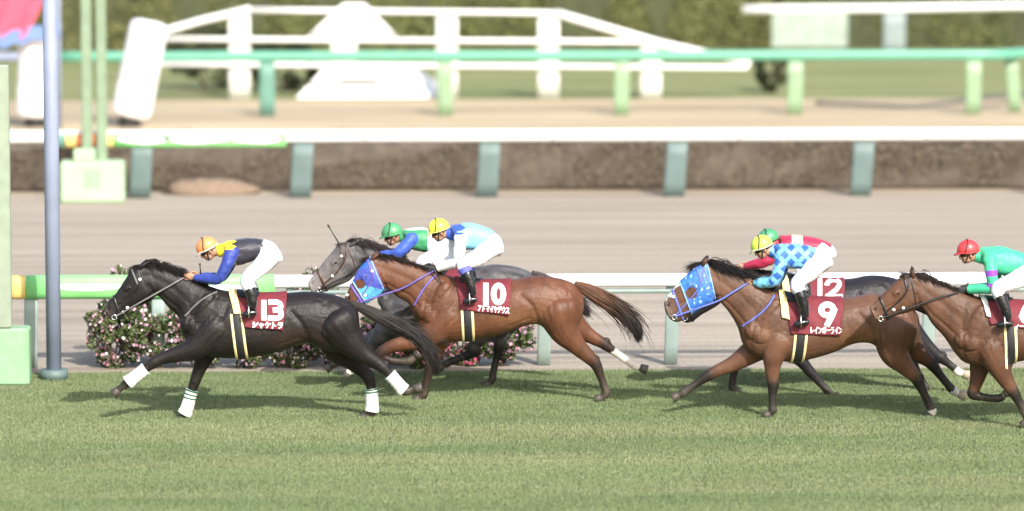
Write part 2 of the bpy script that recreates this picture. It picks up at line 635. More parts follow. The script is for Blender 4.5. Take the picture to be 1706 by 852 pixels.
# azaleas behind the near rail
pink, mauve, white_ = (0.50, 0.24, 0.32), (0.36, 0.22, 0.29), (0.66, 0.58, 0.60)
spots = [(192, [pink, white_, mauve], 'azalea bush with pink and white blossoms below the nose of horse 13'),
         (262, [white_, mauve, pink], 'azalea bush with mostly white blossoms below the neck of horse 13'),
         (335, [mauve, pink], 'mauve azalea bush behind the forelegs of horse 13'),
         (408, [pink, mauve], 'pink azalea bush behind the belly of horse 13'),
         (480, [white_, pink], 'white azalea bush below the saddle cloth of horse 13'),
         (552, [white_, mauve], 'pale azalea bush behind the hind legs of horse 13'),
         (626, [mauve, pink], 'mauve azalea bush behind the legs of the grey horse'),
         (700, [pink, (0.5, 0.07, 0.16)], 'deep pink azalea bush behind the forelegs of horse 10'),
         (772, [(0.5, 0.07, 0.16), pink], 'crimson azalea bush below the girth of horse 10'),
         (835, [pink, mauve], 'last azalea bush in the bed, below the flank of horse 10')]
for i, (px, cols, lab) in enumerate(spots):
    yy = Y_RAIL - 0.02 + rng.uniform(-.04, .04)
    hh = 0.80 if px < 600 else 0.70
    shrub('azalea_bush', lab, 'shrub', XA(px, yy, 560), yy, 0.42, 0.30, hh * rng.uniform(.94, 1.05), (0.035, 0.06, 0.02), (0.10, 0.13, 0.045), 4200, 0.028, 60 + i, 'azaleas along the near rail', (520, cols, 0.024))
for i, (px, cols, lab) in enumerate([(205, [white_, pink], 'taller pale azalea showing above the green rail wrap before the nose of horse 13'), (520, [white_, pink], 'taller white azalea showing above the rail between horse 13 and the grey horse')]):
    yy = Y_RAIL + 0.75
    shrub('azalea_bush', lab, 'shrub', XA(px, yy, 560), yy, 0.46, 0.34, 1.16, (0.035, 0.06, 0.02), (0.10, 0.13, 0.045), 4200, 0.028, 90 + i, 'azaleas along the near rail', (600, cols, 0.024))
# dark shrubs in the infield
for px, py, rx, h, lab in [(345, 158, 1.1, 1.7, 'dark round bush between the pylon and the white wing rail'), (470, 160, 1.3, 1.25, 'low dark bush left of the white arrow-shaped board'),
                           (1282, 166, 0.42, 1.1, 'narrow dark bush at the low end of the white rail')]:
    yy = gY(py) + 2.0
    shrub('dark_bush', lab, 'shrub', XA(px, yy, 120), yy, rx, 0.6, h, (0.022, 0.030, 0.013), (0.06, 0.07, 0.03), 3500, 0.05, int(px), 'dark bushes in the infield')


# ------------------------------------------------------------------ rails
def bar_profile(path, hh, hd, N=12, ex=0.75):
    """a rail of rounded section (half height hh, half depth hd) along a path"""
    P = np.asarray(path, float)
    T = np.gradient(P, axis=0)
    T /= np.linalg.norm(T, axis=1)[:, None]
    side = np.cross(T, np.array([0, 0, 1.0]))
    side /= np.linalg.norm(side, axis=1)[:, None]
    up = np.cross(side, T)
    th = np.linspace(0, 2 * np.pi, N, endpoint=False)
    ca, sa = np.cos(th), np.sin(th)
    ca = np.sign(ca) * abs(ca) ** ex
    sa = np.sign(sa) * abs(sa) ** ex
    R = P[:, None] + up[:, None] * (hh * ca)[None, :, None] + side[:, None] * (hd * sa)[None, :, None]
    return rings_mesh(R)


def z_at(py, Y, px=853):
    return at(px, py, Y)[2]


def post(parent, base, x, ztop, wd, dp, mat, lean=0.0, y=0.0, name='post'):
    """a flat rounded post, leaning along the track by `lean` at its top"""
    R = []
    for t in np.linspace(0, 1, 5):
        R.append([(x - base[0] + lean * t + wd / 2 * math.copysign(abs(math.cos(a)) ** .5, math.cos(a)), y + 0.05 * (1 - t) ** 2 + dp / 2 * math.copysign(abs(math.sin(a)) ** .5, math.sin(a)), ztop * t) for a in np.linspace(0, 2 * math.pi, 16, endpoint=False)])
    V, Fc = rings_mesh(np.array(R))
    return mk(name, V, Fc, mat, parent)


# near running rail
X0, X1 = XA(-420, Y_RAIL, 470), XA(2120, Y_RAIL, 470)
rb = (XA(853, Y_RAIL, 470), Y_RAIL, 0.0)
near = thing('running_rail', 'near white running rail behind the horses with green wrap at its left', 'railing', rb)
zt, zb = z_at(457, Y_RAIL), z_at(479, Y_RAIL)
xs = np.linspace(X0, X1, 40)
V, Fc = bar_profile([(x - rb[0], 0, (zt + zb) / 2) for x in xs], (zt - zb) / 2, 0.075)
mk('rail', V, Fc, M_white, near)
zt2, zb2 = z_at(482, Y_RAIL), z_at(490, Y_RAIL)
V, Fc = bar_profile([(x - rb[0], 0.02, (zt2 + zb2) / 2) for x in xs], (zt2 - zb2) / 2, 0.04)
mk('lower_rail', V, Fc, M_paleteal, near)
for px in [-162, 50, 262, 480, 694, 906, 1118, 1334, 1546, 1760, 1972]:
    post(near, rb, XA(px, Y_RAIL, 560), zb2, 0.17, 0.06, M_paleteal, lean=0.02)
for k in range(-7, 9):
    x = XA(906, Y_RAIL, 470) - rb[0] + k * 1.59
    g = Geo()
    g.box((x - .05, -.02, zb - .03), (x + .05, .05, zb + .012), .006)
    g.build('bracket', M_slate, near)
    if k % 3 == 0:
        V, Fc = bar_profile([(x + .6 + q, 0, (zt + zb) / 2) for q in (-.05, 0, .05)], (zt - zb) / 2 + .004, 0.079)
        mk('joint_sleeve', V, Fc, plain('sleeve_white', (0.66, 0.66, 0.64), 0.5), near)
# wrap on the near rail
wz = (z_at(458, Y_RAIL, 250) + z_at(498, Y_RAIL, 250)) / 2
whh = (z_at(458, Y_RAIL, 250) - z_at(498, Y_RAIL, 250)) / 2


def wrap(parent, base, pa, pb, Y, z, hh, hd, mat, name='advertising_wrap'):
    xa, xb = XA(pa, Y, 470), XA(pb, Y, 470)
    xs = np.linspace(xa, xb, 8)
    V, Fc = bar_profile([(x - base[0], 0, z) for x in xs], hh, hd, 16)
    return mk(name, V, Fc, mat, parent)


def streaks(parent, base, segs, Y, z, hd, mat, name):
    """the pale brush-like print on a wrap: flat curved strips lying on its face"""
    g = Geo()
    for pa, pb, dz, th, wob in segs:
        xa, xb = XA(pa, Y, 470) - base[0], XA(pb, Y, 470) - base[0]
        n = 18
        top, bot = [], []
        for i in range(n + 1):
            t = i / n
            x = xa + (xb - xa) * t
            c = z + dz + wob * math.sin(t * 7 + dz * 90)
            h = th * (math.sin(math.pi * t) ** 0.5 if 0 < t < 1 else 0.02)
            top.append((x, -hd - 0.004, c + h))
            bot.append((x, -hd - 0.004, c - h))
        V = top + bot
        g.add(V, [(i, i + n + 1, i + n + 2, i + 1) for i in range(n)])
    return g.build(name, mat, parent, smooth=False)


wp = wrap(near, rb, 44, 458, Y_RAIL, wz, whh, 0.10, M_green)
streaks(wp, rb, [(75, 215, .012, .045, .006), (230, 300, -.01, .03, .004), (330, 420, .0, .035, .005)], Y_RAIL, wz, 0.10, M_white, 'printed_lettering')
wrap(near, rb, 20, 43, Y_RAIL, wz, whh, 0.10, M_yellow)
wrap(near, rb, -60, 19, Y_RAIL, wz, whh, 0.10, M_orange)

# far running rail
fb = (XA(853, Y_FAR, 228), Y_FAR, 0.0)
far = thing('running_rail', 'far white running rail across the dirt in front of the brown hedge', 'railing', fb)
X0, X1 = XA(-420, Y_FAR, 228), XA(2120, Y_FAR, 228)
zt, zb = z_at(216, Y_FAR), z_at(236, Y_FAR)
xs = np.linspace(X0, X1, 40)
V, Fc = bar_profile([(x - fb[0], 0, (zt + zb) / 2) for x in xs], (zt - zb) / 2, 0.085)
mk('rail', V, Fc, M_white, far)
for px in [-432, -121, 232, 500, 811, 1123, 1434, 1746, 2057]:
    post(far, fb, XA(px, Y_FAR, 290), zb - 0.02, 0.38, 0.08, M_slate, lean=0.06)
z2 = (z_at(219, Y_FAR, 300) + z_at(246, Y_FAR, 300)) / 2
h2 = (z_at(219, Y_FAR, 300) - z_at(246, Y_FAR, 300)) / 2
wp = wrap(far, fb, 192, 478, Y_FAR, z2, h2, 0.11, M_green)
streaks(wp, fb, [(196, 290, .01, .07, .012), (270, 400, .02, .075, .015), (380, 470, .0, .06, .01)], Y_FAR, z2, 0.11, M_white, 'printed_lettering')
wrap(far, fb, 176, 191, Y_FAR, z2, h2, 0.11, M_yellow)
wrap(far, fb, 130, 175, Y_FAR, z2, h2, 0.11, M_orange)
wrap(far, fb, 112, 129, Y_FAR, z2, h2, 0.11, M_yellow)
wrap(far, fb, 96, 111, Y_FAR, z2, h2, 0.11, M_teal)

for k in range(-3, 6):
    x = XA(1123, Y_FAR, 228) - fb[0] + k * 3.33
    V, Fc = bar_profile([(x + 1.2 + q, 0, (zt + zb) / 2) for q in (-.06, 0, .06)], (zt - zb) / 2 + .004, 0.089)
    mk('joint_sleeve', V, Fc, plain('sleeve_white', (0.66, 0.66, 0.64), 0.5), far)
# green rail in the infield
Yg = gY(193)
gb = (XA(853, Yg, 95), Yg, 0.0)
grn = thing('green_rail', 'thick teal green rail running across the sand in front of the white wing', 'railing', gb)
zt, zb = z_at(85, Yg), z_at(102, Yg)
xs = np.linspace(XA(100, Yg, 95), XA(1640, Yg, 95), 40)
path = [(x - gb[0], 0, (zt + zb) / 2) for x in xs]
xl = path[-1][0]
path += [(xl + 0.3 * k, 0.06 * k * k, (zt + zb) / 2) for k in range(1, 9)]
V, Fc = bar_profile(path, (zt - zb) / 2, 0.09)
mk('rail', V, Fc, plain('fresh_teal_paint', (0.11, 0.34, 0.235), 0.4, var=0.08, scale=2), grn)
for px in [445, 742, 1036, 1325, 1622]:
    post(grn, gb, XA(px, Yg, 150), zb - 0.003, 0.34, 0.08, M_teal if px < 500 else plain('pale_green_post', (0.22, 0.33, 0.20), 0.5), lean=0.0)
post(grn, gb, XA(1690, Yg + .8, 150), zb - 0.003, 0.30, 0.08, plain('pale_green_post', (0.22, 0.33, 0.20), 0.5), lean=-0.12, y=0.55)
# blue rail piece at the left end
V, Fc = bar_profile([(x - gb[0], 0, (zt + zb) / 2) for x in np.linspace(XA(-300, Yg, 95), XA(99, Yg, 95), 10)], (zt - zb) / 2 * 0.9, 0.085)
o = thing('blue_rail', 'dull blue rail in front of the upright white pylon', 'railing', (gb[0], gb[1], 0))
mk('rail', V, Fc, M_blue, o)
for px in (-250, -90):
    post(o, gb, XA(px, Yg, 150), zb, 0.2, 0.08, M_blue)

# ------------------------------------------------------------------ white wing rail in the infield
Yw = gY(165)
wb = (XA(745, Yw, 160), Yw, 0.0)
wing = thing('wing_rail', 'white wing rail with sloping ends and wide posts on the infield grass', 'railing', wb)


def wbar(pts, hh, name, y=0.0):
    P = [np.array([at(px, py, Yw)[0] - wb[0], y, at(px, py, Yw)[2]]) for px, py in pts]
    Q = []
    for i in range(len(P) - 1):
        for t in np.linspace(0, 1, 6, endpoint=False):
            Q.append(P[i] * (1 - t) + P[i + 1] * t)
    Q.append(P[-1])
    V, Fc = bar_profile(Q, hh, 0.05, 10)
    mk(name, V, Fc, M_white, wing)


wbar([(268, 54), (330, 36), (418, 15)], 0.075, 'sloping_rail')
wbar([(420, 17), (930, 22)], 0.055, 'rail')
wbar([(926, 22), (1100, 73), (1250, 106)], 0.085, 'sloping_rail')
wbar([(262, 65), (1075, 70)], 0.05, 'rail')
wbar([(250, 107), (1246, 113)], 0.05, 'rail')
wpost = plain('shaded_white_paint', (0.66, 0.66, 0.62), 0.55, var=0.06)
for px, py in [(399, 22), (745, 25), (914, 28), (1085, 78)]:
    p = at(px, py, Yw)
    post(wing, wb, at(px, 160, Yw)[0], p[2], 0.50, 0.09, wpost, y=0.11)

# arrow-shaped board
Ya = gY(166) - 0.0
ab = (XA(605, Ya, 160), Ya + 1.0, 0.0)
board = thing('arrow_board', 'white arrow-shaped board on a wide flared base behind the wing rail', 'board', ab)


def prism(outline, y0, y1, base, Yp):
    P = [np.array([at(px, py, Yp)[0] - base[0], 0, max(0.0, at(px, py, Yp)[2])]) for px, py in outline]
    n = len(P)
    V = [(p[0], y0, p[2]) for p in P] + [(p[0], y1, p[2]) for p in P]
    Fc = [tuple(range(n - 1, -1, -1)), tuple(range(n, 2 * n))] + [(i, (i + 1) % n, n + (i + 1) % n, n + i) for i in range(n)]
    return V, Fc


g = Geo()
g.add(*prism([(572, 6), (608, 6), (662, 62), (512, 62)], -0.05, 0.25, ab, Ya + 1))
g.build('arrow_head', M_white, board)
g = Geo()
g.add(*prism([(552, 62.5), (594, 62.5), (594, 116), (552, 116)], 0.0, 0.2, ab, Ya + 1))
g.build('neck', wpost, board)
g = Geo()
base_o = [(538, 116.5), (680, 116.5), (714, 160), (494, 160)]
P = [at(px, py, Ya + 1) for px, py in base_o]
zb_ = 0.0
V = [(P[3][0] - ab[0], -0.35, 0), (P[2][0] - ab[0], -0.35, 0), (P[1][0] - ab[0], -0.04, P[1][2]), (P[0][0] - ab[0], -0.04, P[0][2]),
     (P[3][0] - ab[0] + .3, 1.0, 0), (P[2][0] - ab[0] + .55, 1.0, 0), (P[1][0] - ab[0] + .25, 0.5, P[1][2]), (P[0][0] - ab[0] + .2, 0.5, P[0][2])]
g.add(V, [(0, 1, 2, 3), (1, 5, 6, 2), (4, 7, 6, 5), (0, 3, 7, 4), (3, 2, 6, 7), (0, 4, 5, 1)])
g.build('flared_base', M_white, board)
g = Geo()
g.box((-0.55, -0.27, P[0][2] * .62), (0.35, -0.1, P[0][2] * .68))
g.build('handle_slot', M_dark, board)

# pylons
def pylon(px_b, py_b, px_t, py_t, rad, label):
    b = ground(px_b, py_b)
    t_ = at(px_t, py_t, b[1])
    o = thing('pylon', label, 'pylon', b, 'white padded pylons')
    ax = t_ - b
    L = np.linalg.norm(ax)
    ax /= L
    s1 = np.cross(ax, np.array([0, 1.0, 0]))
    s1 /= np.linalg.norm(s1)
    s2 = np.cross(ax, s1)
    R = []
    for t, r in [(0.10, .80), (0.12, .95), (0.16, 1), (0.4, 1.0), (0.41, .985), (0.42, 1), (0.85, .97), (0.955, .95), (0.985, .86), (1.0, .6)]:
        R.append([ax * (L * t) + rad * r * (math.cos(a) * s1 + math.sin(a) * s2) for a in np.linspace(0, 2 * math.pi, 28, endpoint=False)])
    V, Fc = rings_mesh(np.array(R))
    mk('padded_sleeve', V, Fc, plain('white_pad', (0.82, 0.82, 0.84), 0.6, var=0.05, scale=4, bump=0.3, bscale=8), o)
    g = Geo()
    R = [[ax * (L * t) + rad * r * (math.cos(a) * s1 + math.sin(a) * s2) for a in np.linspace(0, 2 * math.pi, 20, endpoint=False)] for t, r in [(0.0, .55), (0.03, .6), (0.099, .5)]]
    V, Fc = rings_mesh(np.array(R))
    mk('foot', V, Fc, M_dark, o)
    return o


pylon(214, 212, 250, 36, 0.42, 'white padded pylon leaning right above the green rail wrap')
pylon(58, 212, 62, 48, 0.40, 'upright white padded pylon at the left edge behind the blue pole')

# blue pole and winning posts
b = ground(90, 632)
o = thing('blue_pole', 'tall dull blue pole beside the left end of the near rail', 'pole', b)
g = Geo()
g.tube([(0, 0, 0), (0, 0, 3), (0, 0, 6.5)], 0.092, 16)
g.build('shaft', M_blue, o, smooth=True)
g = Geo()
g.tube([(0, 0, 0), (0, 0, 0.12)], 0.17, 16)
g.build('base_plate', M_slate, o, smooth=True)
# red and blue bunting on the blue rail pylon
Yf = ground(58, 212)[1] - 0.6
fbase = at(40, 60, Yf)


def cloth_flag(name, pts, mat, parent, base):
    g = Geo()
    n = len(pts[0])
    V = []
    for row in pts:
        for (px, py, dy) in row:
            p = at(px, py, Yf) - base
            V.append((p[0], dy, p[2]))
    m = len(pts)
    Fc = [(i * n + j, i * n + j + 1, (i + 1) * n + j + 1, (i + 1) * n + j) for i in range(m - 1) for j in range(n - 1)]
    V2 = [(x, y + 0.03, z) for x, y, z in V]
    k = len(V)
    Fc2 = [tuple(reversed([q + k for q in f])) for f in Fc]
    g.add(V + V2, Fc + Fc2)
    return g.build(name, mat, parent, smooth=True)


fl = thing('bunting', 'red and blue cloth bunting hanging at the top left corner', 'bunting', fbase)
red_m = plain('red_cloth', (0.62, 0.08, 0.14), 0.7, var=0.2, scale=4)
cloth_flag('red_cloth', [[(x, y + 5 * math.sin(x * .2 + k), 0.06 * math.sin(x * .15 + k)) for x in np.linspace(-45, 92 - k * 11, 14)] for k, y in enumerate([-40, -15, 10, 28, 46, 66])], red_m, fl, fbase)
cloth_flag('blue_cloth', [[(x, y - (x - 20) * .22 + 3 * math.sin(x * .2), -0.05 + 0.05 * math.sin(x * .2 + k)) for x in np.linspace(-10 + k * 4, 100, 12)] for k, y in enumerate([52, 64, 76])], plain('blue_cloth', (0.14, 0.22, 0.45), 0.7, var=0.15), fl, fbase)
g = Geo()
pz = at(96, 0, Yf)[2] - fbase[2] + 1.0
xp = at(97, 60, Yf)[0] - fbase[0]
g.tube([(xp, 0.02, -fbase[2]), (xp, 0.02, pz)], 0.05, 10)
g.build('pole', M_blue, fl, smooth=True)

# far winning post: pale green box on the far rail line with a tall mast
b = ground(155, 336)
o = thing('winning_post', 'pale green winning post rising from a box at the far rail', 'winning post', b)
hz = z_at(266, b[1])
g = Geo()
g.box((-0.56, -0.3, 0), (0.56, 0.3, hz), 0.04)
g.build('base_box', M_palegreen, o)
g = Geo()
g.box((-0.14, -0.312, hz * .36), (0.16, -0.2, hz * .84), 0.01)
g.build('panel', plain('dull_green_panel', (0.26, 0.36, 0.25), 0.5), o)
g = Geo()
g.box((-0.32, -0.24, hz + .003), (0.05, 0.2, z_at(246, b[1])), 0.02)
g.build('plinth', M_palegreen, o)
g = Geo()
g.box((-0.20, 0.22, hz - .2), (-0.02, 0.40, 7.5), 0.02)
g.box((0.06, 0.24, hz - .2), (0.24, 0.38, 7.5), 0.02)
g.build('mast', plain('sage_paint', (0.19, 0.26, 0.17), 0.55), o)
# near winning post at the left edge
b = ground(14, 640)
o = thing('winning_post', 'pale green winning post at the left edge beside the turf', 'winning post', b)
hz = z_at(541, b[1])
g = Geo()
g.box((-0.27, -0.2, 0), (0.27, 0.2, hz), 0.03)
g.build('base_box', plain('mint_paint', (0.24, 0.41, 0.24), 0.5), o)
g = Geo()
g.box((-0.10, -0.2, hz + 0.002), (0.06, -0.04, 3.9), 0.02)
g.build('mast', plain('sage_paint2', (0.26, 0.31, 0.235), 0.5), o)
g = Geo()
g.box((-0.24, 0.14, hz - .1), (-0.13, 0.28, 3.9), 0.01)
g.build('light_box', M_slate, o)

# upper right: white rail, post, pale board
Yu = gY(84) - 2.0
ub = (XA(1470, Yu, 50), Yu, 0)
o = thing('white_rail', 'white rail on grey posts at the upper right before the hedge', 'railing', ub)
V, Fc = bar_profile([np.array([at(px, py, Yu)[0] - ub[0], 0, at(px, py, Yu)[2]]) for px, py in [(1238, 16), (1300, 15.5), (1500, 14), (1706, 10), (1950, 6)]], 0.10, 0.07)
mk('rail', V, Fc, M_white, o)
for px in (1490, 1790):
    post(o, ub, XA(px, Yu, 60), z_at(22, Yu, px), 0.62, 0.1, plain('grey_blue_post', (0.22, 0.27, 0.27), 0.6))
pb_ = (XA(1345, Yu - .6, 60), Yu - 1.0, 0)
o = thing('pale_board', 'pale grey-green board under the end of the upper right white rail', 'board', pb_)
g = Geo()
x0, x1 = XA(1286, Yu - 1, 50) - pb_[0], XA(1412, Yu - 1, 50) - pb_[0]
g.box((x0, -0.04, z_at(80, Yu - 1)), (x1, 0.04, z_at(21, Yu - 1)), 0.01)
g.build('panel', plain('pale_board_paint', (0.28, 0.34, 0.29), 0.6, var=0.2, scale=2.5), o)
for x in (x0 + .12, x1 - .2):
    g = Geo()
    g.box((x, 0.045, 0), (x + .1, 0.14, z_at(30, Yu - 1)), 0.01)
    g.build('leg', M_slate, o)

# dry grass tufts and a hose trailing on the sand at the right
hb = ground(1600, 172, 0.03)
o = thing('hose', 'dark hose lying in a long curve on the pale sand', 'hose', hb)
pts = [ground(px, py, 0.04) - hb for px, py in [(1360, 172), (1440, 175), (1520, 177), (1580, 172), (1640, 164), (1706, 156), (1790, 150)]]
P, _ = crom(np.array(pts), 0.3)
g = Geo()
g.tube(P, 0.055, 8)
g.build('tube', plain('dark_hose', (0.10, 0.10, 0.09), 0.6), o, smooth=True)


# ================================================================== horses and riders
class Pieces:
    """closed rings that are grown together into one continuous skin"""

    def __init__(self):
        self.V, self.F, self.lab, self.t, self.n = [], [], [], [], 0
        self.names = []

    def add(self, R, lab, t, dome=None):
        V, Fl = rings_mesh(R, True, dome)
        if lab not in self.names:
            self.names.append(lab)
        li = self.names.index(lab)
        tt = np.repeat(np.asarray(t, float), R.shape[1])
        tt = np.concatenate([tt, [tt[0], tt[-1]]])
        self.F.extend([[i + self.n for i in f] for f in Fl])
        self.V.append(V)
        self.lab.append(np.full(len(V), li))
        self.t.append(tt)
        self.n += len(V)

    def skin(self, voxel, smooth=4):
        V = np.vstack(self.V)
        me = bpy.data.meshes.new('tmp')
        me.from_pydata(V.tolist(), [], self.F)
        ob = bpy.data.objects.new('tmp', me)
        C.objects.link(ob)
        md = ob.modifiers.new('r', 'REMESH')
        md.mode = 'VOXEL'
        md.voxel_size = voxel
        dg = bpy.context.evaluated_depsgraph_get()
        ev = ob.evaluated_get(dg)
        m2 = bpy.data.meshes.new_from_object(ev)
        nv = len(m2.vertices)
        co = np.empty(nv * 3)
        m2.vertices.foreach_get('co', co)
        co = co.reshape(-1, 3)
        nf = len(m2.polygons)
        lt = np.empty(nf, int)
        m2.polygons.foreach_get('loop_total', lt)
        li = np.empty(lt.sum(), int)
        m2.loops.foreach_get('vertex_index', li)
        Q = li.reshape(-1, 4) if (lt == 4).all() else np.array([list(p.vertices)[:4] for p in m2.polygons])
        ed = np.empty(len(m2.edges) * 2, int)
        m2.edges.foreach_get('vertices', ed)
        ed = ed.reshape(-1, 2)
        bpy.data.objects.remove(ob)
        bpy.data.meshes.remove(me)
        bpy.data.meshes.remove(m2)
        co = smooth_verts(co, ed, smooth)
        kd = kdtree.KDTree(self.n)
        for i, v in enumerate(V):
            kd.insert(v, i)
        kd.balance()
        near = np.fromiter((kd.find(v)[1] for v in co), int, nv)
        lab = np.concatenate(self.lab)[near]
        t = np.concatenate(self.t)[near]
        return co, Q, ed, lab, t


def smooth_verts(co, ed, it, lam=0.5, mu=-0.52):
    n = len(co)
    a, b = ed[:, 0], ed[:, 1]
    deg = np.bincount(a, minlength=n) + np.bincount(b, minlength=n)
    for k in range(it * 2):
        s = np.stack([np.bincount(a, co[b, c], n) + np.bincount(b, co[a, c], n) for c in range(3)], 1)
        co = co + (lam if k % 2 == 0 else mu) * (s / deg[:, None] - co)
    return co


def vnormals(co, Q):
    d1 = co[Q[:, 2]] - co[Q[:, 0]]
    d2 = co[Q[:, 3]] - co[Q[:, 1]]
    fn = np.cross(d1, d2)
    N = np.zeros_like(co)
    for k in range(4):
        for c in range(3):
            N[:, c] += np.bincount(Q[:, k], fn[:, c], len(co))
    return N / (np.linalg.norm(N, axis=1)[:, None] + 1e-12)


def fbm(P, scale, seed=0, octv=3):
    """smooth pseudo-noise from summed sines (fast, vectorised)"""
    r = np.random.default_rng(seed)
    out = np.zeros(len(P))
    for o in range(octv):
        for k in range(5):
            d = r.normal(0, 1, 3) * scale * 2 ** o
            out += np.sin(P @ d + r.uniform(0, 6.28)) / (2 ** o)
    return out / 4.0


def dist_poly(X, Z, pl):
    d = np.full(len(X), 1e9)
    for (x0, z0), (x1, z1) in zip(pl[:-1], pl[1:]):
        vx, vz = x1 - x0, z1 - z0
        L = vx * vx + vz * vz + 1e-12
        t = np.clip(((X - x0) * vx + (Z - z0) * vz) / L, 0, 1)
        d = np.minimum(d, np.hypot(X - x0 - t * vx, Z - z0 - t * vz))
    return d


def ellipsoid(c, ax, N=16, M=12):
    """rings of an ellipsoid with semi-axes ax (3 vectors)"""
    c = np.asarray(c, float)
    R = []
    for i in range(M):
        ph = math.pi * (i + 0.5) / M
        R.append([c + ax[0] * math.cos(ph) + math.sin(ph) * (ax[1] * math.cos(a) + ax[2] * math.sin(a)) for a in np.linspace(0, 2 * math.pi, N, endpoint=False)])
    return np.array(R)


def strands(paths, rad):
    """thin three-sided hairs: paths (S,K,3), rad (K) or (S,K)"""
    Sn, K = paths.shape[:2]
    rad = np.broadcast_to(np.asarray(rad, float), (Sn, K))
    offs = np.array([[0, 1, 0], [.6, -.5, .62], [-.6, -.5, -.62]])
    V = paths[:, :, None, :] + rad[:, :, None, None] * offs[None, None]
    idx = np.arange(Sn * K * 3).reshape(Sn, K, 3)
    F = []
    for c in range(3):
        d = (c + 1) % 3
        F.append(np.stack([idx[:, :-1, c], idx[:, :-1, d], idx[:, 1:, d], idx[:, 1:, c]], -1).reshape(-1, 4))
    return V.reshape(-1, 3), np.vstack(F)


PX = 1 / 146.0      # metres per photograph pixel at the horses

HEAD_W = [.050, .058, .062, .078, .100, .108, .092]
NECK_W = [.082, .088, .105, .150]
TRUNK_W = [.205, .255, .275, .290, .290, .275, .270, .245, .185, .09]


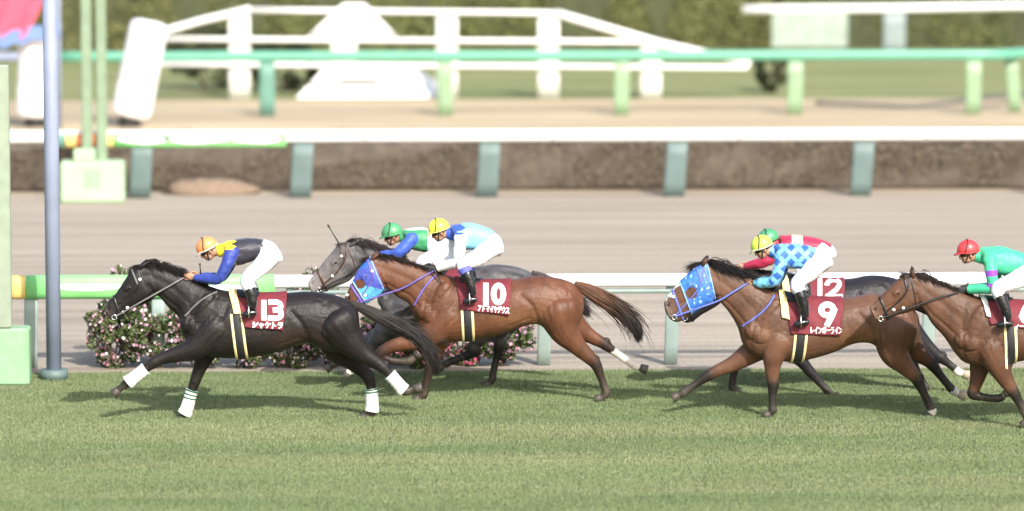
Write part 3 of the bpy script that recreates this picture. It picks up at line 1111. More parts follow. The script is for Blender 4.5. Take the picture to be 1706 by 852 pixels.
class Horse:
    def __init__(self, sp):
        self.sp = sp
        self.Y = ground(sp['xc'], sp['gy'])[1]
        self.base = np.array([at(sp['xc'], sp['gy'], self.Y)[0], self.Y, 0.0])
        self.root = thing('racehorse', sp['label'], 'horse', self.base, 'horses galloping in the race')
        self.build()

    def P(self, px, py, dy=0.0):
        return at(px, py, self.Y + dy) - self.base

    def loft(self, secs, W, egg=0.0, ex=2.3, step=0.02):
        T = np.array([self.P(*s[0]) for s in secs])
        B = np.array([self.P(*s[1]) for s in secs])
        A = np.hstack([(T + B) / 2, (T - B) / 2, np.array(W)[:, None]])
        Sm, idx = crom(A, step)
        th = np.linspace(0, 2 * np.pi, 32, endpoint=False)
        ca, sa = np.cos(th), np.sin(th)
        e = 2 / ex
        cc = np.sign(ca) * np.abs(ca) ** e
        ss = np.sign(sa) * np.abs(sa) ** e * (1 - egg * ca)
        R = Sm[:, None, :3] + Sm[:, None, 3:6] * cc[None, :, None]
        R[..., 1] += Sm[:, 6][:, None] * ss[None]
        return R, idx, Sm

    def limb(self, dy, pts, lat=0.82):
        A = []
        p0, p1 = pts[0], pts[1]
        A.append(np.concatenate([self.P(p0[0] - .55 * (p1[0] - p0[0]), p0[1] - .55 * (p1[1] - p0[1]), dy * .55), [p0[2] * PX * .45]]))
        for i, p in enumerate(pts):
            y = dy * (p[3] if len(p) > 3 else 1.0)
            A.append(np.concatenate([self.P(p[0], p[1], y), [p[2] * PX]]))
        Sm, idx = crom(np.array(A), 0.014)
        r = Sm[:, 3]
        R, T = tube_rings(Sm[:, :3], r, 16, r * lat)
        return R, idx - 1, Sm, T

    def uv(self, u, v):
        i = int(min(max(u, 0), len(self.tr) - 1.001))
        f = u - i
        t = np.array(self.tr[i][0]) * (1 - f) + np.array(self.tr[i + 1][0]) * f
        b = np.array(self.tr[i][1]) * (1 - f) + np.array(self.tr[i + 1][1]) * f
        p = self.P(*(t * (1 - v) + b * v))
        return (p[0], p[2])

    def build(self):
        sp = self.sp
        pc = Pieces()
        head, neck, trunk = sp['head'], sp['neck'], sp['trunk']
        self.tr = [neck[-1]] + trunk
        hd = head + [neck[0]]
        R, t, Sm = self.loft(hd, HEAD_W + [.085], egg=0.0, ex=2.5)
        tip = (R[0].mean(0) - R[3].mean(0))
        tip = tip / np.linalg.norm(tip) * 0.018
        pc.add(R, 'head', t, (tip, np.zeros(3)))
        R, t, Sm = self.loft(head[4:] + neck + trunk[:1], HEAD_W[4:] + NECK_W + [.17], egg=0.10)
        pc.add(R, 'neck', t)
        R, t, Sm = self.loft([neck[-1]] + trunk, [.135] + TRUNK_W, egg=0.10, ex=2.25)
        fr = R[0].mean(0) - R[4].mean(0)
        pc.add(R, 'trunk', t, (fr / np.linalg.norm(fr) * .03, np.array([.02, 0, 0])))
        # muscle masses on both sides
        for s in (-1, 1):
            def mass(u, v, ru, rv, rl, yy, ang=0.0):
                x, z = self.uv(u, v)
                c, sn = math.cos(ang), math.sin(ang)
                pc.add(ellipsoid((x, s * yy, z), [np.array([c * ru, 0, sn * ru]), np.array([-sn * rv, 0, c * rv]), np.array([0, rl, 0])]), 'trunk', np.full(12, u))
            mass(1.25, .42, .12, .26, .075, .148, -0.35)      # shoulder blade
            mass(1.35, .66, .15, .13, .08, .155, 0.2)          # triceps
            mass(0.55, .68, .12, .12, .09, .12, 0)            # breast
            mass(7.6, .45, .22, .24, .10, .150, 0.4)         # haunch
            mass(6.6, .26, .11, .09, .06, .168, 0.0)          # hip
            mass(8.7, .60, .10, .20, .07, .115, 0.1)          # buttock
            # cheek
            c = self.P(*(np.array(head[5][0]) * .42 + np.array(head[5][1]) * .58))
            pc.add(ellipsoid(c + np.array([0.0, s * .055, 0]), [np.array([.085, 0, .03]), np.array([-.03, 0, .10]), np.array([0, .052, 0])]), 'head', np.full(12, 5.0))
            c = self.P(*(np.array(head[3][0]) * .72 + np.array(head[3][1]) * .28))
            c2 = self.P(*(np.array(head[4][0]) * .72 + np.array(head[4][1]) * .28))
            e = (c * .25 + c2 * .75)
            pc.add(ellipsoid(e + np.array([0, s * .068, 0.0]), [np.array([.05, 0, .03]), np.array([-.02, 0, .035]), np.array([0, .034, 0])]), 'head', np.full(12, 4.0))
        legs = []
        for i, L in enumerate(sp['legs']):
            R, t, Sm, T = self.limb(L['dy'], L['pts'])
            pc.add(R, 'leg%d' % i, t)
            legs.append((R, t, Sm, T))
            # joints: knob at knee or hock and at the fetlock
            for k, rr in ((L['knee'], 1.0), (len(L['pts']) - 2, 0.95)):
                p = L['pts'][k]
                c = self.P(p[0], p[1], L['dy'] * (p[3] if len(p) > 3 else 1.0))
                q = p[2] * PX * rr
                pc.add(ellipsoid(c, [np.array([q, 0, 0]), np.array([0, q * .86, 0]), np.array([0, 0, q * 1.05])], 12, 8), 'leg%d' % i, np.full(8, float(k)))
            if L['hind']:
                # point of hock with its tendon
                p, a, b_ = [np.array(L['pts'][k][:2]) for k in (L['knee'], L['knee'] - 1, L['knee'] + 1)]
                bis = (p - (a + b_) / 2)
                bis = bis / (np.linalg.norm(bis) + 1e-6)
                if bis[0] < 0.2:
                    bis = np.array([0.8, -0.6])
                tipp = p + bis * (L['pts'][L['knee']][2] * .95) + (a - b_) / np.linalg.norm(a - b_) * 3
                yy = L['dy'] * (L['pts'][L['knee']][3] if len(L['pts'][L['knee']]) > 3 else 1.0)
                path = np.array([self.P(*(p * .5 + b_ * .5), yy), self.P(*tipp, yy), self.P(*(a * .75 + tipp * .25), yy)])
                Sg, ti = crom(np.hstack([path, [[.022], [.030], [.018]]]), .015)
                Rg, _ = tube_rings(Sg[:, :3], Sg[:, 3], 12, Sg[:, 3] * .7)
                pc.add(Rg, 'leg%d' % i, np.full(len(Rg), float(L['knee'])))
        self.legs = legs
        co, Q, ed, lab, t = pc.skin(0.0095, 22)
        nm = pc.names
        N = vnormals(co, Q)
        X, Z = co[:, 0], co[:, 2]
        side = np.clip(np.abs(N[:, 1]) * 1.4, 0, 1)
        isleg = np.array([n.startswith('leg') for n in nm])[lab]
        tr_w = side * np.where(isleg, 0.35, 1.0)

        def cut(pl, wd, dep, mask=1.0):
            nonlocal co
            g = np.exp(-(dist_poly(X, Z, pl) / wd) ** 2)
            co = co - N * (g * dep * tr_w * mask)[:, None]
        uv = self.uv
        cut([uv(1.7, .10), uv(1.0, .42), uv(.25, .66)], .022, .010)
        cut([uv(2.35, .22), uv(2.1, .55), uv(1.75, .90)], .030, .013)
        cut([uv(1.9, .36), uv(1.45, .52), uv(1.1, .62)], .014, .006)
        cut([uv(1.75, .62), uv(1.3, .78), uv(.8, .84)], .014, .008)
        cut([uv(.25, .45), uv(.35, .75), uv(.8, .98)], .020, .007)
        cut([uv(5.2, .30), uv(5.8, .55), uv(6.35, .97)], .030, .015)
        cut([uv(4.6, .85), uv(5.6, .80), uv(6.2, .92)], .022, .006)
        cut([uv(8.35, .12), uv(8.45, .5), uv(8.5, 1.0)], .016, .009)
        cut([uv(7.15, .42), uv(7.35, .75), uv(7.8, 1.0)], .020, .007)
        cut([uv(6.9, .12), uv(7.7, .20), uv(8.3, .32)], .018, .004)
        for k in range(6):
            u = 2.9 + k * .42
            cut([uv(u, .38), uv(u + .18, .65), uv(u + .1, .90)], .013, .0022)
        for k in range(3):   # fine veins stand proud
            r = np.random.default_rng(k + sp['gy'])
            u0, v0 = r.uniform(.4, 2.0), r.uniform(.5, .8)
            cut([uv(u0, v0), uv(u0 + r.uniform(.1, .4), v0 + .12), uv(u0 + r.uniform(.1, .7), v0 + .25)], .007, -.0022)
        # neck: jugular groove and muscle
        co = smooth_verts(co, ed, 3)
        N = vnormals(co, Q)
        ar = np.array([1.0, .6, .75])
        rel = fbm(co * ar, 11.0, 21, 3) * .0022 + np.clip(np.abs(fbm(co * np.array([.8, .6, 1.5]), 17.0, 22, 2)) * -1 + .22, 0, 1) * .0085
        shz = np.exp(-((X - uv(1.2, .6)[0]) / .28) ** 2) + .7 * np.exp(-((X - uv(7.2, .6)[0]) / .35) ** 2) + .25
        co = co + N * (rel * shz * side * (~isleg))[:, None]
        N = vnormals(co, Q)
        X, Z = co[:, 0], co[:, 2]
        nk = [tuple(np.array(a) * (1 - v) + np.array(b) * v) for (a, b), v in zip([head[5]] + neck, (.86, .80, .78, .76, .72))]
        cut([(self.P(*p)[0], self.P(*p)[2]) for p in nk], .020, .010)
        nk = [tuple(np.array(a) * (1 - v) + np.array(b) * v) for (a, b), v in zip([head[6]] + neck, (.30, .33, .36, .38, .40))]
        cut([(self.P(*p)[0], self.P(*p)[2]) for p in nk], .035, .006)
        # head: jaw edge, cheek ridge, nostril, mouth

        def hp(i, v):
            k = int(min(i, 5.999))
            f = i - k
            a = np.array(head[k][0]) * (1 - f) + np.array(head[k + 1][0]) * f
            b = np.array(head[k][1]) * (1 - f) + np.array(head[k + 1][1]) * f
            p = self.P(*(a * (1 - v) + b * v))
            return (p[0], p[2])
        self.hp = hp
        cut([hp(5.9, .62), hp(5.95, .95)], .020, .014)
        cut([hp(2.2, .50), hp(3.2, .55), hp(4.2, .50)], .016, .007)
        cut([hp(2.6, .80), hp(3.6, .86), hp(4.4, .88)], .014, .006)
        cut([hp(.35, .72), hp(1.0, .72), hp(1.6, .70)], .007, .007)
        cut([hp(.45, .28), hp(.75, .22)], .013, .016)
        # --- coat colours
        base = np.array(sp['coat'])
        dark = np.array(sp['points'])
        P2 = np.stack([X, co[:, 1], Z], 1)
        col = np.tile(base, (len(co), 1))
        mot = fbm(P2 + sp['gy'], 5.0, 3, 3)
        col *= (1 + 0.16 * mot)[:, None]
        if 'belly' in sp:
            x, zt = uv(5.6, .9)
            g = np.exp(-(((X - x) / .30) ** 2 + ((Z - zt) / .14) ** 2))[:, None] * (~isleg)[:, None]
            col = col * (1 - g * .6) + np.array(sp['belly']) * g * .6
        ih = lab == nm.index('head')
        mz = np.clip(1.4 - t, 0, 1) * ih
        col = col * (1 - mz[:, None] * .75) + np.array(sp['muzzle']) * mz[:, None] * .75
        xn, zn = hp(.55, .26)
        g = (np.exp(-(np.hypot(X - xn, Z - zn) / .020) ** 2) * side * ih)[:, None]
        col = col * (1 - g) + np.array([.006, .005, .005]) * g
        if 'blaze' in sp:
            a, b_ = sp['blaze']
            fz = ih & (t > a) & (t < b_) & (np.abs(co[:, 1]) < 0.034 + 0.010 * np.sin(t * 5)) & (N[:, 0] * -0.8 + N[:, 2] * .5 > .35)
            col[fz] = (0.70, 0.68, 0.64)
        if 'dapple' in sp:
            dp = fbm(P2, 26.0, 9, 2)
            col *= (1 + .45 * np.clip(dp, -1, 1))[:, None]
        if 'mealy' in sp:
            m = np.clip((t - 3.0) / 2.5, 0, 1) * ih
            m = (1 - m) * ih * sp['mealy']
            col = col * (1 - m[:, None]) + np.array(sp['muzzle']) * m[:, None]
        for i, L in enumerate(sp['legs']):
            q = lab == nm.index('leg%d' % i)
            k = L['knee']
            f = np.clip((t - (k - 1.15)) / 1.0, 0, 1)
            f = np.where(q, f, 0)[:, None] * sp.get('black_legs', 1.0)
            col = col * (1 - f) + dark * f
            du = np.where(q, np.clip((t - k - .6) / 2.0, 0, 1), 0)[:, None] * (.35 + .3 * fbm(P2, 18, i + 30))[:, None]
            du = np.clip(du, 0, .5)
            col = col * (1 - du) + np.array([.085, .075, .055]) * du
            if 'sock' in L:
                sk = q & (t > L['sock'] + 0.12 * fbm(P2, 40, i))
                col[sk] = np.array([.62, .58, .52]) * (1 + .1 * mot[sk])[:, None]
        col = np.clip(col, 0.004, 1)
        self.body = mk('body', co, Q, M_coat, self.root, attrs={'coat': ('POINT', col)})
        self.co, self.Q = co, Q
        self.bvh = bvhtree.BVHTree.FromPolygons([tuple(v) for v in co], Q.tolist())
        self.N = N
        # hooves
        for i, L in enumerate(sp['legs']):
            p, h = L['pts'][-1], L['hoof']
            y = L['dy'] * (p[3] if len(p) > 3 else 1.0)
            a, b = self.P(p[0], p[1], y), self.P(h[0], h[1], y)
            d = b - a
            a = a - d * .25
            r0 = p[2] * PX
            path = [a, a * .6 + b * .4, b - d * .06, b]
            R, T = tube_rings(path, [r0 * 1.02, r0 * 1.25, r0 * 1.45, r0 * 1.38], 16, np.array([r0 * .95, r0 * 1.1, r0 * 1.25, r0 * 1.2]))
            # toe forward (towards -x)
            V, Fl = rings_mesh(R)
            mk('hoof', V, Fl, M_hoofp if L.get('palehoof') else M_hoof, self.root)
            if 'bandage' in L:
                self.bandage(i, L['bandage'])
        # eyes, ears
        ex, ez = hp(3.85, .30)
        for s in (-1, 1):
            h = self.bvh.ray_cast(Vector((ex, s * 1.0, ez)), Vector((0, -s, 0)))[0]
            if h:
                c = np.array(h) - np.array([0, s * .006, 0])
                V, Fl = rings_mesh(ellipsoid(c, [np.array([.020, 0, .006]), np.array([-.005, 0, .016]), np.array([0, .013, 0])], 14, 10))
                mk('eye', V, Fl, M_eye, self.root)
        poll, back = sp['ear']
        for s in (-1, 1):
            a, b = self.P(*poll), self.P(*back)
            d = b - a
            L_ = np.linalg.norm(d)
            d = d / L_
            path = np.array([a + np.array([0, s * .045, -.015]), a + d * L_ * .35 + np.array([0, s * .065, 0]), a + d * L_ * .75 + np.array([0, s * .060, 0]), a + d * L_ + np.array([0, s * .05, 0])])
            Sg, ti = crom(np.hstack([path, [[.026], [.034], [.020], [.003]]]), .012)
            R, T = tube_rings(Sg[:, :3], Sg[:, 3] * .75, 14, Sg[:, 3])
            V, Fl = rings_mesh(R)
            cc = np.tile(base * .75 + dark * .25, (len(V), 1))
            tipz = np.linspace(0, 1, len(Sg)) > .8
            cc[np.concatenate([np.repeat(tipz, 14), [False, True]])] = dark
            mk('ear', V, Fl, M_coat, self.root, attrs={'coat': ('POINT', cc)})
        self.mane()
        self.tail()

    def bandage(self, i, spec):
        R, t, Sm, T = self.legs[i]
        t0, t1, stripes = spec
        sel = (t >= t0) & (t <= t1)
        Sg = Sm[sel]
        grow = 1.48 + 0.05 * np.sin(np.arange(len(Sg)) * 1.9)
        Rr, _ = tube_rings(Sg[:, :3], Sg[:, 3] * grow + .004, 18, Sg[:, 3] * .95 * grow + .002)
        V, Fl = rings_mesh(Rr)
        o = mk('leg_bandage', V, Fl, M_band, self.root)
        for s in stripes:
            k = int(s * (len(Sg) - 1))
            seg = Sg[k:k + 2]
            if len(seg) < 2:
                continue
            Rr, _ = tube_rings(seg[:, :3], seg[:, 3] * 1.56 + .006, 18, seg[:, 3] * 1.50 + .004)
            V, Fl = rings_mesh(Rr)
            mk('stripe', V, Fl, M_stripe, o)

    def mane(self):
        sp = self.sp
        tops = [np.array(p) for p in [sp['head'][6][0]] + [n[0] for n in sp['neck']] + [sp['trunk'][0][0]]]
        A, _ = crom(np.array([np.append(self.P(*p), 0) for p in tops]), .01)
        A = A[:, :3]
        A = A[: int(len(A) * .93)]
        r = np.random.default_rng(sp['gy'] + 1)
        n = 1300
        u = r.uniform(0, 1, n)
        k = (u * (len(A) - 1)).astype(int)
        root = A[k] + np.stack([r.normal(0, .004, n), r.normal(0, .014, n), np.full(n, -.012)], 1)
        L = sp.get('mane_len', .13) * r.uniform(.65, 1.2, n) * np.clip(1.15 - .45 * u, .5, 1.2)
        lift = r.normal(sp.get('mane_lift', .45), .25, n)
        lat = r.normal(-.35, .40, n)
        clump = r.normal(0, .25, 60)[(u * 59).astype(int)]
        K = 6
        paths = np.zeros((n, K, 3))
        for j in range(K):
            f = j / (K - 1)
            paths[:, j, 0] = root[:, 0] + L * (.75 * f + .15 * f * f) + clump * L * f * .3
            paths[:, j, 2] = root[:, 2] + L * ((lift + clump) * f * (1.25 - .85 * f) * 1.1 - .50 * f * f)
            paths[:, j, 1] = root[:, 1] + lat * L * f * .75
        V, F = strands(paths, np.array([.0034, .0036, .0034, .0028, .002, .0006]))
        tint = np.repeat(np.array(sp['hair']) * r.uniform(.7, 1.35, n)[:, None], K * 3, 0)
        mk('mane', V, F, M_hair, self.root, attrs={'tint': ('POINT', tint)})
        # forelock
        n = 220
        a = self.P(*sp['ear'][0])
        root = a + np.stack([r.normal(0, .02, n), r.normal(0, .025, n), r.normal(0, .01, n)], 1)
        h3 = self.P(*sp['head'][4][0])
        d = (h3 - a) / np.linalg.norm(h3 - a)
        paths = np.zeros((n, 5, 3))
        L = r.uniform(.10, .19, n) * sp.get('forelock', 1.0)
        bl = r.normal(.2, .25, n)
        for j in range(5):
            f = j / 4
            paths[:, j] = root + d[None] * (L * f)[:, None] * .9
            paths[:, j, 2] += .02 + bl * L * f * .6
            paths[:, j, 1] += r.normal(0, .01, n) * f
        V, F = strands(paths, np.array([.0034, .0036, .0034, .0026, .0008]))
        tint = np.repeat(np.array(sp['hair']) * r.uniform(.7, 1.3, n)[:, None], 15, 0)
        mk('forelock', V, F, M_hair, self.root, attrs={'tint': ('POINT', tint)})

    def tail(self):
        sp = self.sp
        pts = np.array([np.append(self.P(p[0], p[1]), p[2] * PX * .85) for p in sp['tail']])
        A, ti = crom(pts, .03)
        r = np.random.default_rng(sp['gy'] + 2)
        n = 1500
        K = 12
        th = r.uniform(0, 2 * np.pi, n)
        rr = np.sqrt(r.uniform(0, 1, n))
        end = r.uniform(.55, 1.0, n) ** .6
        T, Av, Bv = frames(A[:, :3])
        paths = np.zeros((n, K, 3))
        fly = r.normal(0, 1, (n, 3)) * np.where(r.uniform(0, 1, n) < .10, .11, .018)[:, None]
        ph = r.uniform(0, 6.28, n)
        for j in range(K):
            f = (j / (K - 1)) * end
            k = (f * (len(A) - 1)).astype(int)
            wv = A[k, 3] * (1 + .15 * np.sin(ph + f * 5))
            paths[:, j] = A[k, :3] + Av[k] * (wv * rr * np.cos(th))[:, None] + Bv[k] * (wv * .7 * rr * np.sin(th))[:, None] + fly * (f ** 2)[:, None]
        V, F = strands(paths, np.concatenate([np.full(K - 3, .0036), [.003, .0022, .0006]]))
        c0, c1 = np.array(sp.get('tail_root', sp['hair'])), np.array(sp['hair'])
        f = np.clip((np.arange(K) / (K - 1) - .35) / .4, 0, 1)
        tint = (c0[None, None] * (1 - f)[None, :, None] + c1[None, None] * f[None, :, None]) * r.uniform(.65, 1.4, n)[:, None, None]
        mk('tail', V, F, M_hair, self.root, attrs={'tint': ('POINT', np.repeat(tint.reshape(-1, 3), 3, 0))})

    # ---------------- tack: everything is laid on the skin by casting rays at it
    def ring(self, pa, pb, bvh=None, n=40, off=.006, a0=0.0, a1=2 * math.pi):
        """points round the body in the plane through two picture points (angle 0 at pa)"""
        bvh = bvh or self.bvh
        a, b = self.P(*pa), self.P(*pb)
        c = (a + b) / 2
        e = (a - b)
        e /= np.linalg.norm(e)
        out = []
        for ang in np.linspace(a0, a1, n):
            d = math.cos(ang) * e + math.sin(ang) * np.array([0, -1.0, 0])
            h, nn, _, _ = bvh.ray_cast(Vector(c), Vector(d))
            lim = max(np.linalg.norm(a - b) * .575, .335)
            if h is not None and d @ e < .3 and np.linalg.norm(np.array(h) - c) > lim:
                h = Vector(c + d * lim)
            out.append(np.array(h) + d * off if h is not None and (np.array(h) - c) @ d > 0 else c + d * np.linalg.norm(a - b) * .5)
        return np.array(out)

    def strap(self, name, pa, pb, width, mat, parent, off=.006, a0=0.0, a1=2 * math.pi, n=44, bvh=None, thick=.006):
        """a flat band round a head, neck or barrel"""
        pa, pb = np.array(pa, float), np.array(pb, float)
        d = pb - pa
        nrm = np.array([-d[1], d[0]]) / np.linalg.norm(d) * width / 2
        rows = [self.ring(pa + nrm * s, pb + nrm * s, bvh, n, off + (thick if abs(s) < .99 else 0), a0, a1) for s in (-1, -.8, 0, .8, 1)]
        R = np.array(rows)
        V = R.reshape(-1, 3)
        F = [(i * n + j, i * n + j + 1, (i + 1) * n + j + 1, (i + 1) * n + j) for i in range(4) for j in range(n - 1)]
        return mk(name, V, F, mat, parent)

    def hit(self, px, py, bvh=None, off=.006, dy=None):
        o = CAM - self.base
        d = ray(px, py)
        h, nn, _, _ = (bvh or self.bvh).ray_cast(Vector(o), Vector(d))
        q = self.P(px, py, dy if dy is not None else -.07)
        if h is None or abs(h[1]) > .30 or (self.bvh is (bvh or self.bvh) and np.linalg.norm(np.array(h) - q) > .22):
            return q
        return np.array(h) + np.array(nn) * off

    def cord(self, name, pts, rad, mat, parent, onskin=True, mirror=True, flat=.5, dys=None):
        """a cord or cheek strap through picture points, on the near side and mirrored on the far side"""
        P = []
        if dys is None:
            pts = crom(np.array(pts, float), 6.0)[0]
        for i, p in enumerate(pts):
            if dys is not None and dys[i] is not None:
                P.append(self.P(p[0], p[1], dys[i]))
            else:
                P.append(self.hit(p[0], p[1], off=rad * .6))
        A, _ = crom(np.hstack([np.array(P), np.zeros((len(P), 1))]), .03)
        g = Geo()
        g.tube(A[:, :3], rad, 6, flat)
        o = g.build(name, mat, parent, smooth=True)
        if mirror:
            B = A[:, :3].copy()
            B[:, 1] *= -1
            g = Geo()
            g.tube(B, rad, 6, flat)
            g.build(name, mat, parent, smooth=True)
        return o

    def cloth(self, q, name='saddle_cloth', mat=None, off=.014, parent=None, bvh=None, ns=22, nt=34):
        """a cloth laid over the back: q = picture points front-top, front-bottom, back-bottom, back-top of its near side"""
        ft, fb_, bb, bt = [np.array(p, float) for p in q]
        bvh = bvh or self.bvh
        rows = []
        for s in np.linspace(0, 1, ns):
            tp, bp = ft * (1 - s) + bt * s, fb_ * (1 - s) + bb * s
            zb = self.P(bp[0], bp[1], -.27)
            xt = self.P(tp[0], tp[1], -.1)[0]
            zt = self.P(tp[0], tp[1], 0)[2]
            zc = min(zb[2] * .55 + zt * .45, zt - .34)
            half = []
            for sd in (-1, 1):
                arc = []
                for ang in np.linspace(0, 2.4, 70):
                    d = np.array([0, sd * math.sin(ang), math.cos(ang)])
                    frac = 0
                    for it in range(2):
                        x = xt * (1 - frac) + zb[0] * frac
                        c = np.array([x, 0, zc])
                        h, nn, _, _ = bvh.ray_cast(Vector(c), Vector(d))
                        p = np.array(h) + d * off if h is not None else c + d * .25
                        frac = min(max((zt - p[2]) / (zt - zb[2] + 1e-6), 0), 1.1)
                    if p[2] < zb[2]:
                        break
                    arc.append(p)
                arc = np.array(arc)
                L = np.concatenate([[0], np.cumsum(np.linalg.norm(np.diff(arc, axis=0), axis=1))])
                u = np.linspace(0, L[-1], nt)
                half.append(np.stack([np.interp(u, L, arc[:, k]) for k in range(3)], 1))
            rows.append(np.vstack([half[0][::-1], half[1][1:]]))
        R = np.array(rows)
        # soft ripples
        m = R.shape[1]
        rip = np.sin(np.arange(ns)[:, None] * .9 + np.arange(m)[None] * .35 + self.sp['gy']) * .0045 + np.sin(np.arange(m)[None] * .55 + np.arange(ns)[:, None] * .45) * .0035
        R[..., 1] += rip * np.sign(R[..., 1])
        V = R.reshape(-1, 3)
        F = [(i * m + j, i * m + j + 1, (i + 1) * m + j + 1, (i + 1) * m + j) for i in range(ns - 1) for j in range(m - 1)]
        n0 = len(V)
        # hem: fold the rim inwards so the cloth has a thickness
        inner = V.copy()
        ctr = np.array([V[:, 0].mean(), 0, V[:, 2].mean() - .1])
        dd = ctr - V
        dd[:, 0] = 0
        inner += dd / np.linalg.norm(dd, axis=1)[:, None] * .008
        rim = [(0, j) for j in range(m)] + [(i, m - 1) for i in range(1, ns)] + [(ns - 1, j) for j in range(m - 2, -1, -1)] + [(i, 0) for i in range(ns - 2, 0, -1)]
        ri = [i * m + j for i, j in rim]
        V = np.vstack([V, inner[ri]])
        for a in range(len(ri)):
            b = (a + 1) % len(ri)
            F.append((ri[b], ri[a], n0 + a, n0 + b))
        o = mk(name, V, F, mat or M_maroon, parent or self.root)
        return o, bvhtree.BVHTree.FromPolygons([tuple(v) for v in V], [list(f) for f in F])


# ------------------------------------------------------------------ lettering drawn with strokes
DK = [[(.68, .02), (.76, .2)], [(.86, 0), (.94, .17)]]
TO = [[(.3, .04), (.3, .98)], [(.3, .38), (.8, .62)]]
KANA = {
    'shi': [[(.1, .1), (.32, .24)], [(.04, .4), (.26, .54)], [(.1, .93), (.5, .8), (.94, .2)]],
    'ya_s': [[(.12, .52), (.9, .38), (.74, .64)], [(.36, .28), (.56, 1.0)]],
    'ke': [[(.34, .05), (.06, .5)], [(.24, .3), (.96, .3)], [(.66, .3), (.6, .66), (.34, .98)]],
    'to': TO,
    'ra': [[(.2, .1), (.82, .1)], [(.08, .38), (.9, .38), (.7, .76), (.34, .98)]],
    'a': [[(.08, .14), (.92, .14), (.62, .46)], [(.5, .36), (.44, .7), (.2, .98)]],
    'do': TO + DK,
    'ma': [[(.04, .14), (.96, .14), (.5, .7)], [(.3, .48), (.66, .96)]],
    'i': [[(.86, .05), (.5, .42), (.1, .6)], [(.55, .4), (.55, .98)]],
    'ya': [[(.06, .38), (.94, .22), (.72, .56)], [(.28, .06), (.54, .98)]],
    'de': [[(.18, .12), (.6, .12)], [(.04, .42), (.88, .42)], [(.5, .42), (.44, .75), (.2, .98)]] + DK,
    'u': [[(.5, .0), (.5, .2)], [(.1, .5), (.1, .22), (.9, .22), (.74, .7), (.34, .98)]],
    'su': [[(.12, .14), (.86, .14), (.56, .6), (.06, .96)], [(.56, .56), (.94, .96)]],
    're': [[(.2, .05), (.2, .92), (.92, .5)]],
    'n': [[(.08, .14), (.38, .32)], [(.08, .93), (.5, .8), (.94, .25)]],
    'bo': [[(.05, .3), (.86, .3)], [(.45, .06), (.45, .98)], [(.24, .5), (.08, .82)], [(.66, .5), (.84, .82)]] + DK,
    'bar': [[(.05, .5), (.95, .5)]],
    'i_s': [[(.86, .3), (.5, .58), (.16, .7)], [(.56, .56), (.56, 1.0)]],
    'ha': [[(.36, .18), (.28, .6), (.04, .95)], [(.62, .16), (.8, .55), (.96, .95)]],
}


def arc(cx, cy, rx, ry, a0, a1, n=14):
    return [(cx + rx * math.cos(math.radians(a)), cy + ry * math.sin(math.radians(a))) for a in np.linspace(a0, a1, n)]


DIG = {
    '1': [[(.5, .13), (.5, .87)]],
    '3': [[(.10, .13), (.55, .12)] + arc(.52, .31, .32, .18, -80, 75, 9) + [(.42, .49)], [(.42, .50)] + arc(.52, .68, .36, .20, -75, 95, 10) + [(.06, .86)]],
    '0': [arc(.5, .5, .33, .36, 0, 360, 28)],
    '9': [arc(.5, .34, .31, .21, 0, 360, 24), [(.83, .36), (.74, .55), (.52, .88)]],
    '2': [[(.12, .28)] + arc(.5, .30, .33, .18, 180, 375, 12) + [(.66, .55), (.16, .86)], [(.14, .865), (.90, .865)]],
    '6': [arc(.5, .66, .31, .21, 0, 360, 24), [(.17, .64), (.26, .45), (.48, .12)]],
}


def lettering(H, bvh, name, parent, strokes, wpx, off=.005):
    """strokes (in picture points) laid on a cloth as thin raised strips"""
    g = Geo()
    for k, st in enumerate(strokes):
        st = np.array(st, float)
        A, _ = crom(np.hstack([st, np.zeros((len(st), 2))]), 2.2, st) if len(st) < 6 else (np.hstack([st, np.zeros((len(st), 2))]), None)
        if len(st) in (3, 4, 5):      # keep corners
            Q = []
            for a, b in zip(st[:-1], st[1:]):
                m = max(2, int(np.linalg.norm(b - a) / 2.2))
                Q += [a + (b - a) * t for t in np.linspace(0, 1, m, endpoint=False)]
            Q.append(st[-1])
            A = np.array(Q)
        A = A[:, :2]
        closed = np.linalg.norm(A[0] - A[-1]) < 0.01
        T = np.gradient(A, axis=0)
        if closed:
            T[0] = T[-1] = A[1] - A[-2]
        T /= np.linalg.norm(T, axis=1)[:, None] + 1e-9
        if not closed:
            A = np.vstack([A[0] - T[0] * wpx * .42, A, A[-1] + T[-1] * wpx * .42])
            T = np.vstack([T[0], T, T[-1]])
        Nn = np.stack([-T[:, 1], T[:, 0]], 1)
        rows = []
        o = CAM - H.base
        for a, nrm in zip(A, Nn):
            row = []
            for s in (-.5, 0, .5):
                p = a + nrm * wpx * s
                d = ray(*p)
                h, nn, _, _ = bvh.ray_cast(Vector(o), Vector(d))
                if h is None:
                    h = H.P(p[0], p[1], -.28)
                row.append(np.array(h) - d / np.linalg.norm(d) * (off + .0007 * (k % 7)))
            rows.append(row)
        V = np.array(rows).reshape(-1, 3)
        n = len(rows)
        g.add(V, [(i * 3 + j, i * 3 + j + 1, i * 3 + 3 + j + 1, i * 3 + 3 + j) for i in range(n - 1) for j in range(2)])
    return g.build(name, M_print, parent)


def glyphs(word, table, x0, y0, cw, ch, pitch, shear=0.0, slope=0.0):
    out = []
    for i, c in enumerate(word):
        for st in table[c]:
            out.append([(x0 + i * pitch + x * cw + shear * (1 - y) * ch, y0 + y * ch + slope * (i * pitch + x * cw)) for x, y in st])
    return out


# ------------------------------------------------------------------ riders
SKIN = np.array([0.40, 0.22, 0.14])


